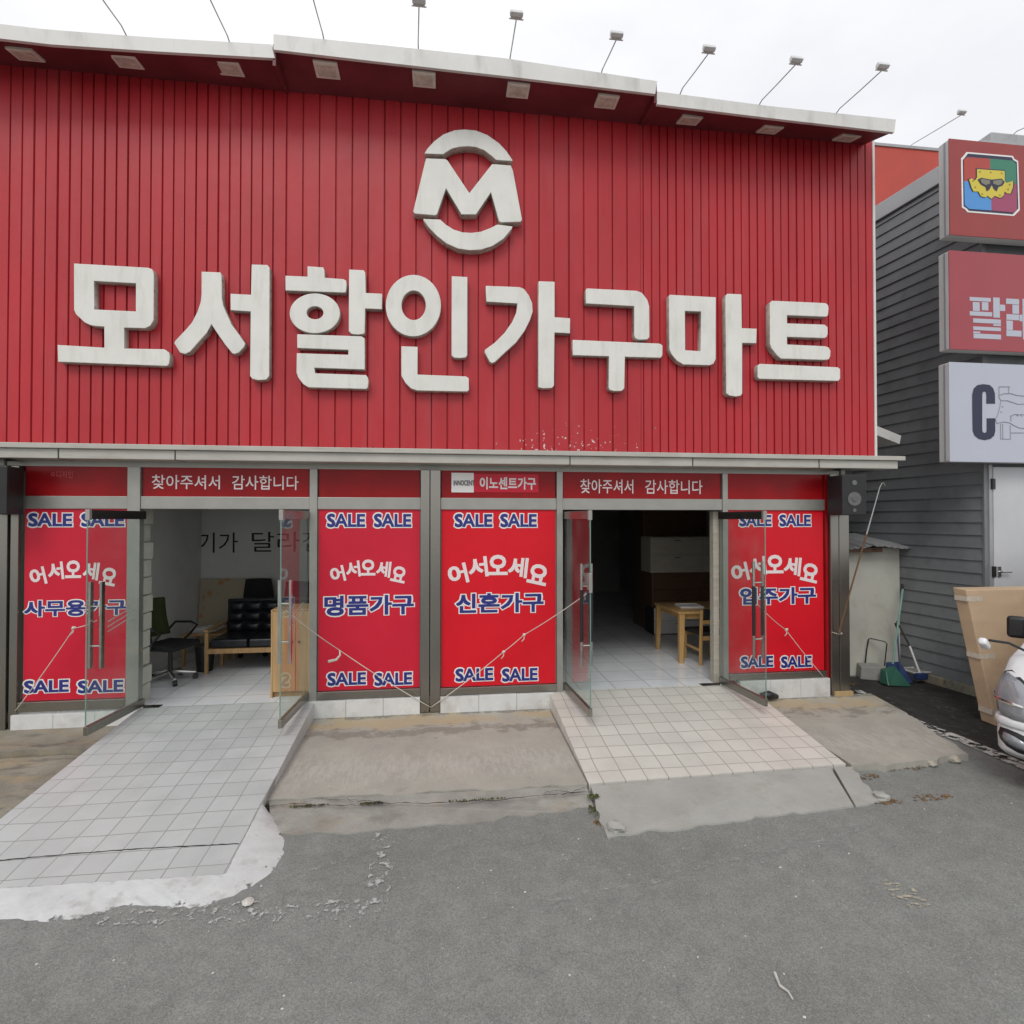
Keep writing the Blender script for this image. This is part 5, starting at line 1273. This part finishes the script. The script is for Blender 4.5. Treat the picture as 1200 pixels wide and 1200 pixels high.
def tuft(name, areas, mat, n, seed, h=.04, leaf=.018, kind='stuff'):
    rnd = random.Random(seed); m = MB()
    for (px, py, rx, ry, z) in areas:
        c = onZ(px, py, z)
        for i in range(n):
            a = rnd.uniform(0, 2 * pi); r = rnd.random() ** .5; x = c.x + cos(a) * r * rx; y = c.y + sin(a) * r * ry
            b = rnd.uniform(0, 2 * pi); l = leaf * rnd.uniform(.5, 1.4); hh = h * rnd.uniform(.2, 1)
            d = Vector((cos(b), sin(b), 0)) * l; s_ = Vector((-sin(b), cos(b), 0)) * l * .45; q = Vector((x, y, z + .002))
            m.add([q - s_, q + s_, q + d + Vector((0, 0, hh)), q + d * .4 - s_ * .6 + Vector((0, 0, hh * .9))], [(0, 1, 2, 3)])
    return tag(m.build(name, mat), kind=kind)
tuft('weeds', [(697, 951, .05, .09, .01), (695, 934, .05, .03, .05), (436, 942, .10, .012, .05), (314, 946, .05, .03, .03), (6, 962, .05, .06, .05), (362, 945, .16, .008, .05), (560, 938, .25, .006, .05)], MOSS, 90, 4, .018, .014)
tuft('leaf_litter', [(1012, 911, .16, .05, .0), (1060, 901, .25, .04, .0), (1040, 940, .12, .04, .0), (1090, 935, .2, .05, .0), (705, 965, .06, .04, .0), (1000, 802, .1, .05, .0)], DRYLEAF, 60, 6, .012, .02)
rg = random.Random(17); gm = MB()
oct_f = [(0, 2, 4), (2, 1, 4), (1, 3, 4), (3, 0, 4), (2, 0, 5), (1, 2, 5), (3, 1, 5), (0, 3, 5)]
for i in range(1000):
    x, y = rg.uniform(-5, 6.2), rg.uniform(-6.1, -1.9)
    if x < -1.2 and y > -3.1: continue
    if 1.2 < x < 3.9 and y > -2.6: continue
    if y > -2.35 and x < 5.3: continue
    r = rg.choice([.002, .003, .003, .004, .005, .008]) * rg.uniform(.7, 1.2)
    gm.add([(x + a * r * rg.uniform(.7, 1.3), y + b * r * rg.uniform(.7, 1.3), r * .3 + c_ * r * .7) for a, b, c_ in ((1, 0, 0), (-1, 0, 0), (0, 1, 0), (0, -1, 0), (0, 0, 1), (0, 0, -1))], oct_f)
tag(gm.build('grit', PEBBLE), kind='stuff')
def crack(pts, z, w_, seed, mat=DIRTM):
    rg = random.Random(seed); P = [onZ(*p, z) for p in pts]; Q = []
    for a, b in zip(P, P[1:]):
        for i in range(10): Q.append(a.lerp(b, i / 10) + Vector((rg.gauss(0, .006), rg.gauss(0, .007), 0)))
    Q.append(P[-1]); vs = []
    for i, q in enumerate(Q):
        h = w_ * rg.uniform(.25, 1.3); vs += [q + Vector((0, -h, 0)), q + Vector((0, h, 0))]
    tag(MB().add(vs, [(2 * i, 2 * i + 2, 2 * i + 3, 2 * i + 1) for i in range(len(Q) - 1)]).build('crack', mat), kind='structure')
crack([(308, 946), (345, 941), (400, 944), (440, 941), (500, 941), (580, 938), (640, 931), (690, 928)], .064, .006, 3)
crack([(345, 941), (380, 936), (425, 938), (450, 940)], .066, .004, 5)
crack([(635, 931), (650, 926), (668, 928), (690, 921)], .066, .004, 6)
p = onZ(885, 812, .12)
t = thing('rubber_stop', 'small black rubber door stop on the slab behind the rightmost glass door', 'door stop', (p.x, p.y, .1))
m = MB(); m.tube([(p.x - .10, -.13, .175), (p.x + .0, -.16, .19), (p.x + .12, -.14, .16)], [.035, .055, .03], 10); m.build('stop_body', VANBLK, t, smooth=True)
